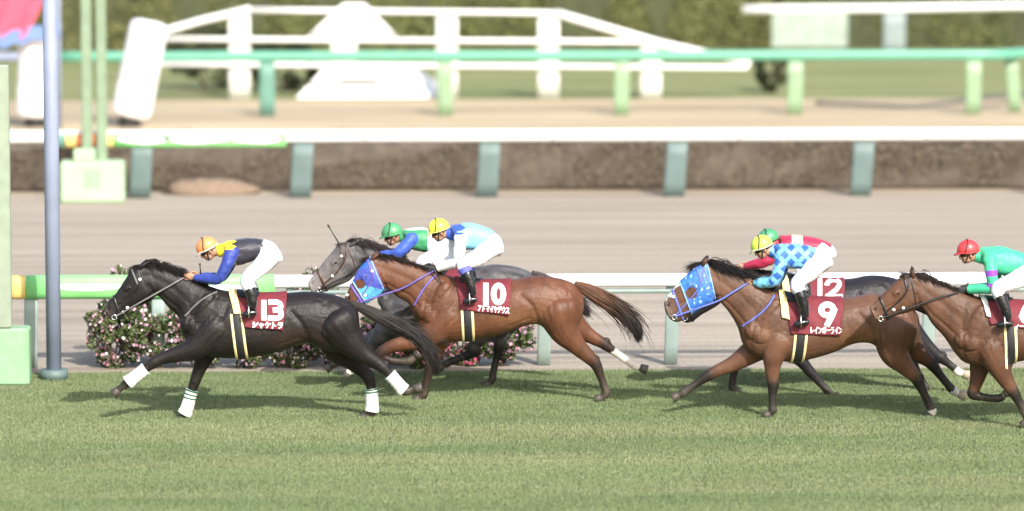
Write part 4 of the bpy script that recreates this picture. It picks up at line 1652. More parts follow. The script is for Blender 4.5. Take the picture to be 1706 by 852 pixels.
class Rider:
    def __init__(self, H, sp):
        self.H, self.sp = H, sp
        self.jb = H.base + H.P(sp['leg'][4][0], sp['leg'][4][1], 0)
        self.root = thing('person', sp['label'], 'person', self.jb, 'jockeys riding in the race')
        self.build()

    def P(self, px, py, dy=0.0):
        return at(px, py, self.H.Y + dy) - self.jb

    def build(self):
        sp = self.sp
        pc = Pieces()
        # torso
        W = [.075, .185, .180, .160, .150, .165, .150]
        T = np.array([self.P(*s[0]) for s in sp['torso']])
        B = np.array([self.P(*s[1]) for s in sp['torso']])
        A = np.hstack([(T + B) / 2, (T - B) / 2, np.array(W)[:, None]])
        Sm, idx = crom(A, .012)
        th = np.linspace(0, 2 * np.pi, 32, endpoint=False)
        ca, sa = np.cos(th), np.sin(th)
        e = 2 / 2.35
        cc, ss = np.sign(ca) * abs(ca) ** e, np.sign(sa) * abs(sa) ** e
        R = Sm[:, None, :3] + Sm[:, None, 3:6] * cc[None, :, None]
        R[..., 1] += Sm[:, 6][:, None] * ss[None]
        d = R[-1].mean(0) - R[-5].mean(0)
        pc.add(R, 'torso', idx, (np.zeros(3), d / np.linalg.norm(d) * .05))
        # head
        hc = self.P(*sp['head'])
        ux, uy = sp['up']
        u = np.array([ux, 0, -uy])
        u /= np.linalg.norm(u)
        f = np.array([-u[2], 0, u[0]])
        l = np.array([0, -1.0, 0])
        self.hf = (hc, f, u, l)

        def E(c, r, lab, N=18, M=12, tilt=0.0):
            ff = f * math.cos(tilt) + u * math.sin(tilt)
            uu = -f * math.sin(tilt) + u * math.cos(tilt)
            pos = hc + f * c[0] + u * c[1] + l * c[2]
            pc.add(ellipsoid(pos, [ff * r[0], uu * r[1], l * r[2]], N, M), lab, np.zeros(M))
        E((-.004, -.012, 0), (.098, .108, .074), 'head')
        E((.030, -.085, 0), (.060, .062, .054), 'head')
        E((.062, -.118, 0), (.026, .022, .026), 'head')
        E((.100, -.062, 0), (.016, .028, .013), 'head', 12, 8, -.5)
        E((.106, -.074, 0), (.013, .011, .016), 'head', 12, 8)
        E((.082, -.030, 0), (.018, .012, .045), 'head', 14, 8)
        E((.084, -.096, 0), (.012, .007, .022), 'head', 12, 8)
        E((.082, -.107, 0), (.012, .007, .020), 'head', 12, 8)
        for s in (-1, 1):
            E((.056, -.066, s * .040), (.026, .022, .018), 'head', 12, 8)
            E((-.012, -.058, s * .076), (.018, .030, .009), 'head', 12, 8)
        nb = A[0, :3]
        path = np.array([nb + (A[1, :3] - nb) * .3, nb + (hc - u * .08 - nb) * .45 + np.array([0, 0, .005]), hc - u * .075 - f * .015])
        Sg, ti = crom(np.hstack([path, [[.072], [.060], [.060]]]), .012)
        Rr, _ = tube_rings(Sg[:, :3], Sg[:, 3], 16)
        pc.add(Rr, 'neck', ti)
        # limbs
        for s, nm in ((-1, 'N'), (1, 'F')):
            sh = sp.get('far_arm', (6, -3)) if s > 0 else (0, 0)
            pts, rad = [], [.066, .060, .054, .047, .034]
            dys = [.165, .205, .195, .125, .065]
            for (px, py), dy in zip(sp['arm'], dys):
                k = len(pts) / 4
                pts.append(self.P(px + sh[0], py + sh[1], s * dy))
            Sg, ti = crom(np.hstack([np.array(pts), np.array(rad)[:, None]]), .012)
            Rr, _ = tube_rings(Sg[:, :3], Sg[:, 3], 18)
            pc.add(Rr, 'arm' + nm, ti)
            pc.add(ellipsoid(pts[0], [np.array([.075, 0, 0]), np.array([0, .06, 0]), np.array([0, 0, .075])]), 'arm' + nm, np.zeros(12))
            self.hand(pc, pts[-1], self.P(sp['hand'][0] + sh[0], sp['hand'][1] + sh[1], s * .045), s, 'hand' + nm)
            shl = sp.get('far_leg', (4, -3)) if s > 0 else (0, 0)
            dys = [.095, .185, .275, .325, .345]
            rad = [.118, .098, .074, .062, .050]
            pts = [self.P(px + shl[0], py + shl[1], s * dy) for (px, py), dy in zip(sp['leg'], dys)]
            ank = self.P(sp['ankle'][0] + shl[0], sp['ankle'][1] + shl[1], s * .345)
            pts.append(ank)
            rad.append(.040)
            Sg, ti = crom(np.hstack([np.array(pts), np.array(rad)[:, None]]), .012)
            Rr, _ = tube_rings(Sg[:, :3], Sg[:, 3], 18)
            pc.add(Rr, 'leg' + nm, ti)
            heel = self.P(sp['heel'][0] + shl[0], sp['heel'][1] + shl[1], s * .345)
            toe = self.P(sp['toe'][0] + shl[0], sp['toe'][1] + shl[1], s * .355)
            path = np.array([heel, heel * .6 + toe * .4 + np.array([0, 0, .008]), heel * .25 + toe * .75, toe])
            Sg, ti = crom(np.hstack([path, [[.036], [.042], [.040], [.024]]]), .012)
            Rr, _ = tube_rings(Sg[:, :3], Sg[:, 3] * .85, 16, Sg[:, 3])
            pc.add(Rr, 'foot' + nm, ti, ((heel - toe) / np.linalg.norm(heel - toe) * .012, (toe - heel) / np.linalg.norm(heel - toe) * .015))
            self.__dict__['foot' + nm] = (heel * .45 + toe * .55)
        co, Q, ed, lab, t = pc.skin(0.0065, 3)
        nm = pc.names
        N = vnormals(co, Q)
        L = np.array(nm)[lab]
        # skin tones
        tone = np.tile(SKIN, (len(co), 1)) * (1 + .06 * fbm(co, 30, 2))[:, None]
        rel = co - hc
        rf, ru = rel @ f, rel @ u
        hair = (L == 'head') & (rf < -.02) & (ru < -.02) | ((L == 'head') & (ru > .0))
        tone[hair] = (.015, .012, .010)
        lips = (L == 'head') & (np.abs(ru + .102) < .010) & (rf > .075)
        tone[lips] = (.28, .10, .08)
        if 'glove' in sp:
            g = np.char.startswith(L, 'hand')
            tone[g] = sp['glove']
        mk('body', co, Q, M_body, self.root, attrs={'tone': ('POINT', tone)})
        self.bvh = bvhtree.BVHTree.FromPolygons([tuple(v) for v in co], Q.tolist())
        # clothes: shells grown from the body
        istor = L == 'torso'
        isarm = np.char.startswith(L, 'arm')
        isleg = np.char.startswith(L, 'leg')
        isfoot = np.char.startswith(L, 'foot')
        wt = sp.get('waist', 4.1)
        jk = (istor & (t < wt) & (t > -.01)) | ((L == 'neck') & (t < 1.25)) | (isarm & (t < 3.93))
        br = (istor & (t >= wt - .25)) | (isleg & (t < sp['boot_t'] + .12))
        bt = (isleg & (t >= sp['boot_t'])) | isfoot

        def shell(name, mask, off, wr, mat, seed, colf=None, ws=13.0):
            fm = mask[Q].all(1)
            q = Q[fm]
            used = np.unique(q)
            re = np.full(len(co), -1)
            re[used] = np.arange(len(used))
            v = co[used]
            ridge = fbm(v * np.array([1.0, .7, 1.3]), ws, seed, 3)
            cr = np.abs(fbm(v, ws * .7, seed + 9, 2))
            v = v + N[used] * np.maximum(off + wr * (ridge * .6 - np.clip(.35 - cr, 0, 1) * 1.2), off * .45)[:, None]
            at_ = None
            if colf is not None:
                fc = co[q].mean(1)
                X, Y = proj(fc + self.jb)
                at_ = {'silk': ('FACE', colf(L[q[:, 0]], X, Y, t[q].mean(1), fc))}
            return mk(name, v, re[q], mat, self.root, attrs=at_)
        jac = shell('jacket', jk, .011, .0150, M_silk, sp['seed'], sp['silk'])
        shell('breeches', br, .009, .0105, M_breeches, sp['seed'] + 1, ws=15.0)
        for s in ('N', 'F'):
            m = bt & ((L == 'leg' + s) | (L == 'foot' + s))
            shell('boot', m, .007, .0035, M_boot, sp['seed'] + 2, ws=18)
            if 'cuff' in sp:
                m = (L == 'leg' + s) & (t > sp['boot_t'] - .02) & (t < sp['boot_t'] + .42)
                shell('boot_cuff', m, .013, .001, plain('boot_cuff_cloth', sp['cuff'], .7), sp['seed'] + 3)
        self.helmet()

    def hand(self, pc, wrist, tip, s, lab):
        """a fist round the rein: palm, four unequal bent fingers and a thumb"""
        d = tip - wrist
        d /= np.linalg.norm(d)
        up = np.array([0, 0, 1.0]) - d * d[2]
        up /= np.linalg.norm(up)
        inn = np.cross(up, d)
        if inn[1] * s > 0:
            inn = -inn
        # palm: from the wrist to the knuckles
        path = [wrist - d * .01, wrist + d * .03, wrist + d * .065, wrist + d * .085]
        ra = [.028, .036, .042, .038]
        R = []
        th = np.linspace(0, 2 * np.pi, 18, endpoint=False)
        for p, a in zip(path, ra):
            R.append(p + up[None] * (a * np.cos(th))[:, None] + inn[None] * (.018 * np.sin(th))[:, None])
        pc.add(np.array(R), lab, np.zeros(4), (-d * .005, d * .006))
        for k, (h, ln) in enumerate([(.030, .95), (.010, 1.05), (-.010, 1.0), (-.029, .82)]):
            k0 = wrist + d * .078 + up * h - inn * .006
            p = np.array([k0, k0 + (d * .034 - up * .004) * ln, k0 + (d * .040 + inn * .026 - up * .006) * ln, k0 + (d * .012 + inn * .040 - up * .006) * ln])
            Sg, ti = crom(np.hstack([p, [[.0105], [.0098], [.0092], [.0080]]]), .006)
            Rr, _ = tube_rings(Sg[:, :3], Sg[:, 3], 10)
            pc.add(Rr, lab, np.zeros(len(Rr)))
        k0 = wrist + d * .028 + up * .030 + inn * .010
        p = np.array([k0, k0 + d * .028 + up * .012 + inn * .012, k0 + d * .058 + up * .006 + inn * .020])
        Sg, ti = crom(np.hstack([p, [[.0125], [.0112], [.0090]]]), .006)
        Rr, _ = tube_rings(Sg[:, :3], Sg[:, 3], 10)
        pc.add(Rr, lab, np.zeros(len(Rr)))

    def helmet(self):
        sp = self.sp
        hc, f, u, l = self.hf
        col, rim = sp['cap'], sp.get('rim', sp['cap'])
        mat = plain('cap_' + sp['cap_name'], col, .38, var=.07, scale=9, bump=.12, bscale=18)
        rf, ru, rl = .128, .122, .108

        def pt(th, ph, k=1.0):
            return hc + (f * rf * math.sin(th) * math.cos(ph) + l * rl * math.sin(th) * math.sin(ph) + u * ru * math.cos(th)) * k
        rows = []
        M, Nn = 14, 32
        for i in range(M):
            row = []
            for j in range(Nn):
                ph = 2 * math.pi * j / Nn
                low = 1.62 + .22 * (1 - math.cos(ph)) / 2 + .06 * math.sin(ph) ** 2
                seam = 1 + .006 * abs(math.sin(3 * ph))
                row.append(pt(.02 + (low - .02) * i / (M - 1), ph, seam))
            rows.append(row)
        # inner lip
        rows.append([hc + (np.array(p) - hc) * .90 for p in rows[-1]])
        R = np.array(rows)
        V, F = rings_mesh(R)
        hm = mk('helmet', V, F, mat, self.root)
        # peak
        g = Geo()
        top, bot = [], []
        n = 13
        for i in range(n):
            ph = -1.0 + 2.0 * i / (n - 1)
            a = pt(1.60, ph, 1.0)
            ext = .042 * math.cos(ph * 1.3) ** .7 if abs(ph * 1.3) < math.pi / 2 else 0
            b_ = a + f * ext - u * .018 * (ext / .042)
            top.append((a, b_))
        V = [p for ab_ in top for p in ab_] + [np.array(p) - u * .008 for ab_ in top for p in ab_]
        F = []
        for i in range(n - 1):
            F.append((2 * i, 2 * i + 1, 2 * i + 3, 2 * i + 2))
            F.append((2 * n + 2 * i, 2 * n + 2 * i + 2, 2 * n + 2 * i + 3, 2 * n + 2 * i + 1))
            F.append((2 * i + 1, 2 * n + 2 * i + 1, 2 * n + 2 * i + 3, 2 * i + 3))
        g.add(V, F)
        g.build('peak', plain('rim_' + sp['cap_name'], rim, .5), hm, smooth=True)
        # elastic of the goggles over the crown, rim band
        g = Geo()
        path = [pt(math.radians(a) if a >= 0 else math.radians(-a), (1.95 if a >= 0 else -1.95) - math.copysign(.75 * abs(a) / 90, a), 1.012) for a in range(-98, 99, 7)]
        g.tube(path, .0075, 6)
        g.build('elastic', M_dark, hm, smooth=True)
        g = Geo()
        path = []
        for j in range(33):
            ph = 2 * math.pi * j / 32
            low = 1.60 + .22 * (1 - math.cos(ph)) / 2 + .06 * math.sin(ph) ** 2
            path.append(pt(low, ph, 1.008))
        g.tube(path, .0085, 6)
        g.build('rim', plain('rimband_' + sp['cap_name'], sp.get('band', rim), .5), hm, smooth=True)
        # goggles over the eyes
        rows = []
        for dz in (-.060, -.054, -.024, -.018):
            k = 1.0 if dz in (-.054, -.024) else .95
            rows.append([hc + f * (.104 * k * math.cos(a)) + l * (.086 * k * math.sin(a)) + u * dz for a in np.linspace(-1.15, 1.15, 16)])
        V = np.array(rows).reshape(-1, 3)
        F = [(i * 16 + j, i * 16 + j + 1, (i + 1) * 16 + j + 1, (i + 1) * 16 + j) for i in range(3) for j in range(15)]
        mk('goggles', V, F, M_lens, self.root)
        # chin strap
        for s in (-1, 1):
            pth = np.array([hc + f * .015 + u * -.035 + l * s * .083, hc + f * .035 + u * -.080 + l * s * .068, hc + f * .058 + u * -.128 + l * s * .030, hc + f * .064 + u * -.141])
            A, _ = crom(np.hstack([pth, np.zeros((4, 1))]), .01)
            g = Geo()
            g.tube(A[:, :3], .007, 6)
            g.build('chin_strap', M_dark, self.root, smooth=True)


# ------------------------------------------------------------------ tack
def tack(H, tk):
    hd = H.sp['head']

    def hq(i, v):
        k = int(min(i, 5.999))
        f = i - k
        a = np.array(hd[k][0]) * (1 - f) + np.array(hd[k + 1][0]) * f
        b = np.array(hd[k][1]) * (1 - f) + np.array(hd[k + 1][1]) * f
        return tuple(a * (1 - v) + b * v)
    br = bpy.data.objects.new('bridle', None)
    C.objects.link(br)
    br.parent = H.root
    lm = tk.get('leather', M_black)
    H.strap('noseband', hq(1.9, 0), hq(1.8, 1.0), 4.0, lm, br)
    H.strap('browband', hq(5.2, -.02), hq(4.7, .62), 3.2, tk.get('brow', lm), br, a0=-1.9, a1=1.9)
    H.cord('cheek_strap', [hq(1.05, .78), hq(2.2, .66), hq(3.6, .58), hq(5.1, .40), hq(5.9, .05)], .009, lm, br)
    H.cord('throat_lash', [hq(5.9, .10), hq(5.75, .5), hq(5.35, .98)], .007, lm, br)
    bit = hq(.95, .80)
    for s in (-1, 1):
        c = H.hit(*bit, off=.012)
        c[1] = s * abs(c[1])
        g = Geo()
        th = np.linspace(0, 2 * np.pi, 17)
        g.tube([c + np.array([.028 * math.cos(a), 0, .028 * math.sin(a)]) for a in th], .0055, 6)
        g.build('bit_ring', M_steel, br, smooth=True)
    for p in tk.get('buckles', []):
        c = H.hit(*p, off=.010)
        V, F = rings_mesh(ellipsoid(c, [np.array([.018, 0, .004]), np.array([0, .008, 0]), np.array([-.004, 0, .018])], 10, 6))
        mk('buckle', V, F, M_print, br)
    rm = tk.get('rein_mat', M_dark)
    hx, hy = tk['hand']
    mid = tk.get('rein_mid', ((bit[0] + hx) / 2, (bit[1] + hy) / 2 + 3))
    q = tk.get('rein_dy', .135)
    H.cord('rein', [bit, ((bit[0] + mid[0]) / 2, (bit[1] + mid[1]) / 2), mid, ((mid[0] + hx) / 2, (mid[1] + hy) / 2), (hx, hy)], tk.get('rein_r', .010), rm, br, dys=[None, -.12, -q, -q, -.085])
    if 'breast' in tk:
        bm, pts = tk['breast']
        o = H.cord('breast_strap', pts, .013, bm, H.root, flat=.35)
    # girth
    ga, gb_, gw = tk['girth']
    g0 = H.strap('girth', ga, gb_, gw, plain('black_webbing', (.014, .014, .016), .6, var=.2, scale=30), H.root, off=.008, a0=.62, a1=2 * math.pi - .62, n=60)
    d = np.array(gb_, float) - np.array(ga, float)
    nr = np.array([-d[1], d[0]]) / np.linalg.norm(d) * (gw / 2 + 1.0)
    for s in (-1, 1):
        H.strap('girth_edge', np.array(ga) + nr * s, np.array(gb_) + nr * s, 4.4, M_cream, g0, off=.010, a0=.62, a1=2 * math.pi - .62, n=60)
    # cloth, pad, saddle
    cl, bvh = H.cloth(tk['cloth'], off=.022)
    if 'pad' in tk:
        H.cloth(tk['pad'], 'saddle_pad', tk.get('pad_mat', M_foam), off=.030, ns=8)
    sd_, b2 = H.cloth(tk['saddle'], 'saddle', M_black, off=.036, ns=14)
    H.cl_bvh = bvh
    for strokes, wpx, nm in tk['print']:
        lettering(H, bvh, nm, cl, strokes, wpx)
    # stirrups
    for s in (-1, 1):
        c = (H.rider.footN if s < 0 else H.rider.footF) + H.rider.jb - H.base
        g = Geo()
        path = [c + np.array([.0, -.055, -.035]), c + np.array([0, .055, -.035]), c + np.array([0, .06, .02]), c + np.array([0, .03, .085]), c + np.array([0, 0, .10]), c + np.array([0, -.03, .085]), c + np.array([0, -.06, .02]), c + np.array([0, -.055, -.035])]
        A, _ = crom(np.hstack([np.array(path), np.zeros((8, 1))]), .012)
        g.tube(A[:, :3], .008, 6)
        st = g.build('stirrup', M_steel, H.root, smooth=True)
        top = H.P(tk['saddle'][0][0] * .45 + tk['saddle'][2][0] * .55, tk['saddle'][0][1] + 12, s * .24)
        g = Geo()
        g.tube([c + np.array([0, 0, .10]), (c + top) / 2 + np.array([.0, s * .012, .03]), top], .010, 6, 1.6)
        g.build('stirrup_leather', M_black, st, smooth=True)


def hood(H, la, lb, eye, er, colf, n=26, name='hood'):
    """a cloth hood round the head between two picture lines, with an eye hole"""
    rows = []
    la, lb = [np.array(p, float) for p in la], [np.array(p, float) for p in lb]
    m = 64
    for s in np.linspace(0, 1, n):
        rows.append(H.ring(la[0] * (1 - s) + lb[0] * s, la[1] * (1 - s) + lb[1] * s, n=m, off=.007))
    R = np.array(rows)
    V = R.reshape(-1, 3)
    ex = H.P(*eye)
    F, fc = [], []
    for i in range(n - 1):
        for j in range(m - 1):
            q = (i * m + j, i * m + j + 1, (i + 1) * m + j + 1, (i + 1) * m + j)
            c = V[list(q)].mean(0)
            if math.hypot(c[0] - ex[0], c[2] - ex[2]) < er * PX and abs(c[1]) > .03:
                continue
            F.append(q)
            fc.append(c)
    X, Y = proj(np.array(fc) + H.base)
    o = mk(name, V, F, M_hood, H.root, attrs={'silk': ('FACE', colf(X, Y, np.array(fc)))})
    # bound edges
    for row in (R[0], R[-1]):
        g = Geo()
        g.tube(row, .008, 6)
        g.build('hood_binding', plain('hood_edge', (.25, .45, .75), .6), o, smooth=True)
    return o


# ------------------------------------------------------------------ the six runners
def shift(pts, f):
    return [tuple(f(*p[:2])) + tuple(p[2:]) for p in pts]


def shift2(secs, f):
    return [(f(*a), f(*b)) for a, b in secs]


def leg(dy, pts, hoof, knee, hind=False, **k):
    return dict(dy=dy, pts=pts, hoof=hoof, knee=knee, hind=hind, **k)


BAY = (0.105, 0.042, 0.021)
BLACKP = (0.016, 0.012, 0.010)

# ---- number 13
h13 = Horse(dict(
    label='nearly black horse 13 galloping in front with white leg bandages', xc=400, gy=699,
    coat=(0.0125, 0.0095, 0.009), points=(0.013, 0.010, 0.009), muzzle=(0.055, 0.040, 0.036), belly=(0.045, 0.027, 0.018),
    hair=(0.013, 0.010, 0.009), tail_root=(0.02, 0.015, 0.012), mane_len=.14, mane_lift=.55,
    ear=((231, 446), (252, 433)),
    head=[((174, 513), (182, 531)), ((180, 503), (194, 535)), ((190, 493), (205, 528)), ((199, 480), (219, 515)), ((210, 463), (238, 508)), ((218, 451), (252, 501)), ((229, 443), (261, 493))],
    neck=[((243, 440), (267, 496)), ((268, 444), (281, 513)), ((294, 455), (297, 529)), ((322, 466), (303, 554))],
    trunk=[((347, 476), (316, 578)), ((373, 484), (346, 593)), ((400, 487), (391, 597)), ((440, 490), (440, 592)), ((480, 488), (478, 582)), ((509, 486), (509, 571)), ((538, 488), (535, 580)), ((565, 494), (560, 588)), ((585, 504), (584, 580)), ((597, 520), (595, 556))],
    legs=[
        leg(-.15, [(362, 545, 30, .8), (328, 578, 21), (296, 590, 14), (272, 597, 10.5), (257, 604, 9.8), (241, 616, 7), (224, 629, 6.8), (211, 639, 7.8), (202, 646, 5.8), (196, 651, 6.2)], (189, 657), 4, bandage=(4.8, 6.9, [])),
        leg(.15, [(362, 560, 28, .8), (345, 585, 19), (335, 608, 13), (329, 624, 10), (325, 635, 9.6), (318, 656, 7), (312, 678, 7), (306, 692, 8), (300, 697, 6.2), (297, 700, 6.6)], (291, 706), 4, bandage=(4.7, 6.9, [.03, .16, .30])),
        leg(-.14, [(560, 538, 40, .8), (580, 566, 27), (604, 589, 16.5), (626, 604, 11.5), (638, 613, 10), (651, 626, 7.2), (666, 643, 7), (675, 652, 8), (686, 650, 6), (692, 648, 6.4)], (703, 646), 4, True, bandage=(4.8, 6.9, [])),
        leg(.14, [(555, 545, 40, .8), (565, 580, 27), (588, 602, 17), (606, 620, 11.5), (615, 632, 10), (619, 652, 7.4), (620, 674, 7), (619, 687, 8), (613, 692, 6.2), (609, 695, 6.6)], (601, 700), 4, True, bandage=(4.8, 6.95, [.03, .16]))],
    tail=[(584, 505, 5), (600, 512, 8), (625, 525, 11), (662, 543, 12), (696, 562, 11), (717, 586, 9), (726, 610, 6), (728, 630, 3)]))

# ---- number 10
T10 = [((742, 459), (706, 556)), ((765, 464), (738, 569)), ((790, 467), (784, 567)), ((830, 468), (830, 559)), ((860, 465), (862, 547)), ((890, 460), (892, 540)), ((915, 461), (912, 550)), ((940, 466), (935, 560)), ((958, 475), (957, 552)), ((971, 492), (969, 530))]
h10 = Horse(dict(
    label='bright bay horse 10 in a blue hood with one white hind sock', xc=830, gy=668,
    coat=BAY, points=BLACKP, muzzle=(0.06, 0.03, 0.02), belly=(0.24, 0.12, 0.06), hair=(0.022, 0.014, 0.010), tail_root=(0.11, 0.045, 0.020),
    mane_len=.11, mane_lift=.35, ear=((617, 432), (634, 420)), black_legs=.9,
    head=[((573, 500), (585, 513)), ((578, 488), (598, 511)), ((585, 474), (608, 507)), ((593, 458), (619, 500)), ((602, 443), (633, 491)), ((610, 434), (638, 484)), ((617, 428), (643, 478))],
    neck=[((628, 426), (649, 484)), ((655, 431), (662, 495)), ((686, 440), (680, 506)), ((716, 450), (691, 532))],
    trunk=T10,
    legs=[
        leg(-.15, [(752, 525, 29, .8), (722, 555, 21), (690, 569, 15), (655, 577, 11.5), (634, 590, 10), (648, 600, 6.8), (668, 603, 6.6), (683, 601, 7.4), (690, 596, 5.8), (693, 593, 6)], (699, 588), 4),
        leg(.15, [(752, 535, 27, .8), (738, 560, 19), (728, 582, 13), (720, 602, 10), (716, 614, 9.4), (711, 634, 6.8), (708, 650, 6.6), (706, 658, 7.4), (701, 662, 5.8), (698, 664, 6)], (691, 668), 4),
        leg(-.14, [(930, 515, 39, .8), (940, 550, 27), (960, 575, 17), (982, 596, 12), (993, 608, 10), (1001, 628, 7), (1007, 645, 6.8), (1010, 655, 7.6), (1004, 661, 6), (1001, 663, 6.2)], (993, 667), 4, True),
        leg(.14, [(935, 510, 36, .8), (952, 536, 25), (975, 555, 15), (995, 567, 11), (1007, 574, 9.6), (1026, 588, 6.8), (1046, 602, 6.8), (1057, 609, 7.6), (1064, 612, 5.8), (1068, 613, 6)], (1078, 617), 4, True, sock=4.75)],
    tail=[(957, 473, 5), (972, 480, 10), (997, 494, 15), (1028, 513, 15), (1052, 535, 12), (1063, 556, 8), (1063, 574, 3)]))

# ---- grey number 11, behind 10
S11 = lambda x, y: (x - 72, 646 + (y - 668) * .985)
T11 = shift2(T10, S11)
h11 = Horse(dict(
    label='dapple grey horse between horse 13 and horse 10, head stretched out', xc=758, gy=646,
    coat=(0.068, 0.064, 0.066), points=(0.012, 0.011, 0.013), muzzle=(0.26, 0.225, 0.22), hair=(0.040, 0.030, 0.030), dapple=1, mealy=.55,
    mane_len=.15, mane_lift=.5, ear=((581, 410), (602, 397)),
    head=[((513, 471), (521, 489)), ((520, 461), (535, 489)), ((530, 449), (547, 483)), ((541, 434), (562, 477)), ((553, 420), (581, 469)), ((563, 409), (592, 459)), ((575, 403), (602, 452))],
    neck=[((588, 402), (609, 454)), ((614, 408), (622, 468)), ((642, 420), (632, 488)), ((666, 430), (634, 514))],
    trunk=T11,
    legs=[
        leg(-.15, [(680, 505, 29, .8), (650, 540, 21), (628, 566, 14), (612, 584, 10), (605, 594, 9.2), (596, 605, 6.6), (588, 614, 6.6), (583, 619, 7.2), (580, 622, 5.6), (579, 623, 5.8)], (575, 628), 4, sock=6.6),
        leg(.15, [(680, 515, 27, .8), (648, 546, 18), (620, 565, 13), (600, 578, 9.8), (590, 586, 9), (575, 596, 6.6), (562, 604, 6.6), (555, 608, 7.2), (551, 611, 5.6), (549, 612, 5.8)], (543, 616), 4),
        leg(-.14, [(850, 495, 37, .8), (830, 530, 27), (805, 556, 17), (790, 576, 11.5), (785, 588, 9.6), (768, 596, 7), (752, 602, 6.8), (744, 606, 7.2), (739, 609, 5.8), (737, 610, 6)], (731, 614), 4, True),
        leg(.14, [(855, 490, 36, .8), (848, 530, 25), (838, 555, 15), (832, 573, 11), (831, 584, 9.2), (826, 602, 6.6), (822, 620, 6.6), (820, 632, 7), (816, 637, 5.6), (813, 639, 5.8)], (806, 644), 4, True)],
    tail=[(885, 455, 5), (902, 463, 9), (925, 477, 12), (950, 492, 12), (970, 510, 9), (982, 530, 4)]))

# ---- number 9
T9 = [((1290, 484), (1252, 590)), ((1316, 491), (1286, 600)), ((1345, 495), (1331, 602)), ((1385, 497), (1385, 588)), ((1420, 495), (1420, 573)), ((1447, 490), (1449, 572)), ((1474, 491), (1470, 586)), ((1498, 497), (1492, 596)), ((1516, 508), (1513, 584)), ((1528, 524), (1526, 558))]
H9 = [((1106, 505), (1115, 531)), ((1112, 494), (1127, 537)), ((1121, 483), (1141, 532)), ((1133, 469), (1154, 522)), ((1147, 456), (1172, 512)), ((1157, 446), (1186, 503)), ((1170, 438), (1193, 497))]
h9 = Horse(dict(
    label='bay horse 9 with white blaze, blue patterned hood and dark mane', xc=1330, gy=693,
    coat=(0.102, 0.049, 0.028), points=BLACKP, muzzle=(0.16, 0.12, 0.105), hair=(0.013, 0.010, 0.009), belly=(0.20, 0.10, 0.05), blaze=(.5, 4.2),
    mane_len=.20, mane_lift=.35, forelock=1.5, ear=((1170, 441), (1180, 426)),
    head=H9,
    neck=[((1183, 439), (1202, 506)), ((1206, 446), (1216, 523)), ((1236, 458), (1229, 546)), ((1266, 472), (1237, 572))],
    trunk=T9,
    legs=[
        leg(.15, [(1288, 562, 28, .8), (1250, 588, 20), (1222, 606, 14), (1195, 618, 10.5), (1178, 627, 9.6), (1162, 638, 7), (1148, 648, 6.8), (1138, 655, 7.6), (1132, 658, 5.8), (1129, 660, 6)], (1120, 664), 4),
        leg(-.15, [(1300, 566, 29, .8), (1290, 590, 21), (1287, 612, 14), (1287, 630, 10.5), (1288, 642, 9.8), (1287, 660, 7), (1287, 676, 6.8), (1287, 684, 7.6), (1283, 688, 6), (1281, 690, 6.2)], (1274, 694), 4),
        leg(-.14, [(1490, 545, 40, .8), (1490, 585, 27), (1506, 608, 17), (1521, 624, 12), (1529, 635, 10), (1539, 655, 7.2), (1548, 674, 7), (1553, 685, 7.8), (1552, 690, 6), (1551, 692, 6.3)], (1546, 697), 4, True, sock=6.7),
        leg(.14, [(1495, 540, 38, .8), (1512, 570, 26), (1530, 588, 17), (1545, 600, 12), (1554, 609, 10), (1567, 626, 7.2), (1580, 642, 7), (1588, 651, 7.8), (1595, 655, 6), (1599, 657, 6.3)], (1609, 660), 4, True, sock=6.8, palehoof=1)],
    tail=[(1515, 508, 5), (1535, 512, 9), (1560, 520, 12), (1590, 535, 12), (1620, 552, 10), (1640, 575, 5)]))

# ---- number 12, behind 9
S12 = lambda x, y: (1380 + (x - 1378) * .97, 655 + (y - 692) * .97)
h12 = Horse(dict(
    label='black horse 12 running on the far side of horse 9', xc=1330, gy=655,
    coat=(0.016, 0.014, 0.016), points=(0.016, 0.013, 0.013), muzzle=(0.05, 0.04, 0.04), hair=(0.012, 0.010, 0.010),
    mane_len=.12, mane_lift=.3, ear=((1196, 453), (1206, 445)),
    head=shift2(H9, lambda x, y: (x * .9 + 130, y * .9 + 55)),
    neck=[((1205, 451), (1214, 503)), ((1222, 450), (1226, 508)), ((1245, 450), (1238, 522)), ((1270, 452), (1243, 540))],
    trunk=shift2(T9, S12),
    legs=[
        leg(-.15, [(1305, 535, 27, .8), (1315, 565, 20), (1328, 592, 14), (1342, 610, 10), (1350, 620, 9.2), (1366, 638, 6.8), (1379, 652, 6.6), (1386, 659, 7.2), (1390, 660, 5.6), (1392, 660, 5.8)], (1398, 659), 4),
        leg(.15, [(1298, 540, 27, .8), (1275, 572, 19), (1252, 590, 13), (1234, 602, 10), (1225, 610, 9), (1222, 624, 6.6), (1220, 638, 6.4), (1220, 646, 7), (1224, 650, 5.6), (1226, 651, 5.8)], (1233, 654), 4),
        leg(-.14, [(1485, 510, 37, .8), (1510, 545, 25), (1538, 572, 15), (1558, 590, 11), (1568, 597, 9.6), (1580, 606, 6.8), (1590, 614, 6.8), (1597, 620, 7.4), (1603, 622, 5.8), (1606, 623, 6)], (1615, 626), 4, True, sock=6.2, palehoof=1),
        leg(.14, [(1488, 508, 36, .8), (1490, 550, 25), (1503, 580, 15), (1515, 598, 11), (1521, 608, 9.4), (1530, 624, 6.8), (1538, 638, 6.6), (1543, 646, 7.2), (1541, 650, 5.8), (1540, 652, 6)], (1535, 656), 4, True)],
    tail=[(1513, 476, 5), (1532, 482, 8), (1555, 492, 10), (1580, 506, 9), (1600, 522, 6), (1612, 540, 3)]))

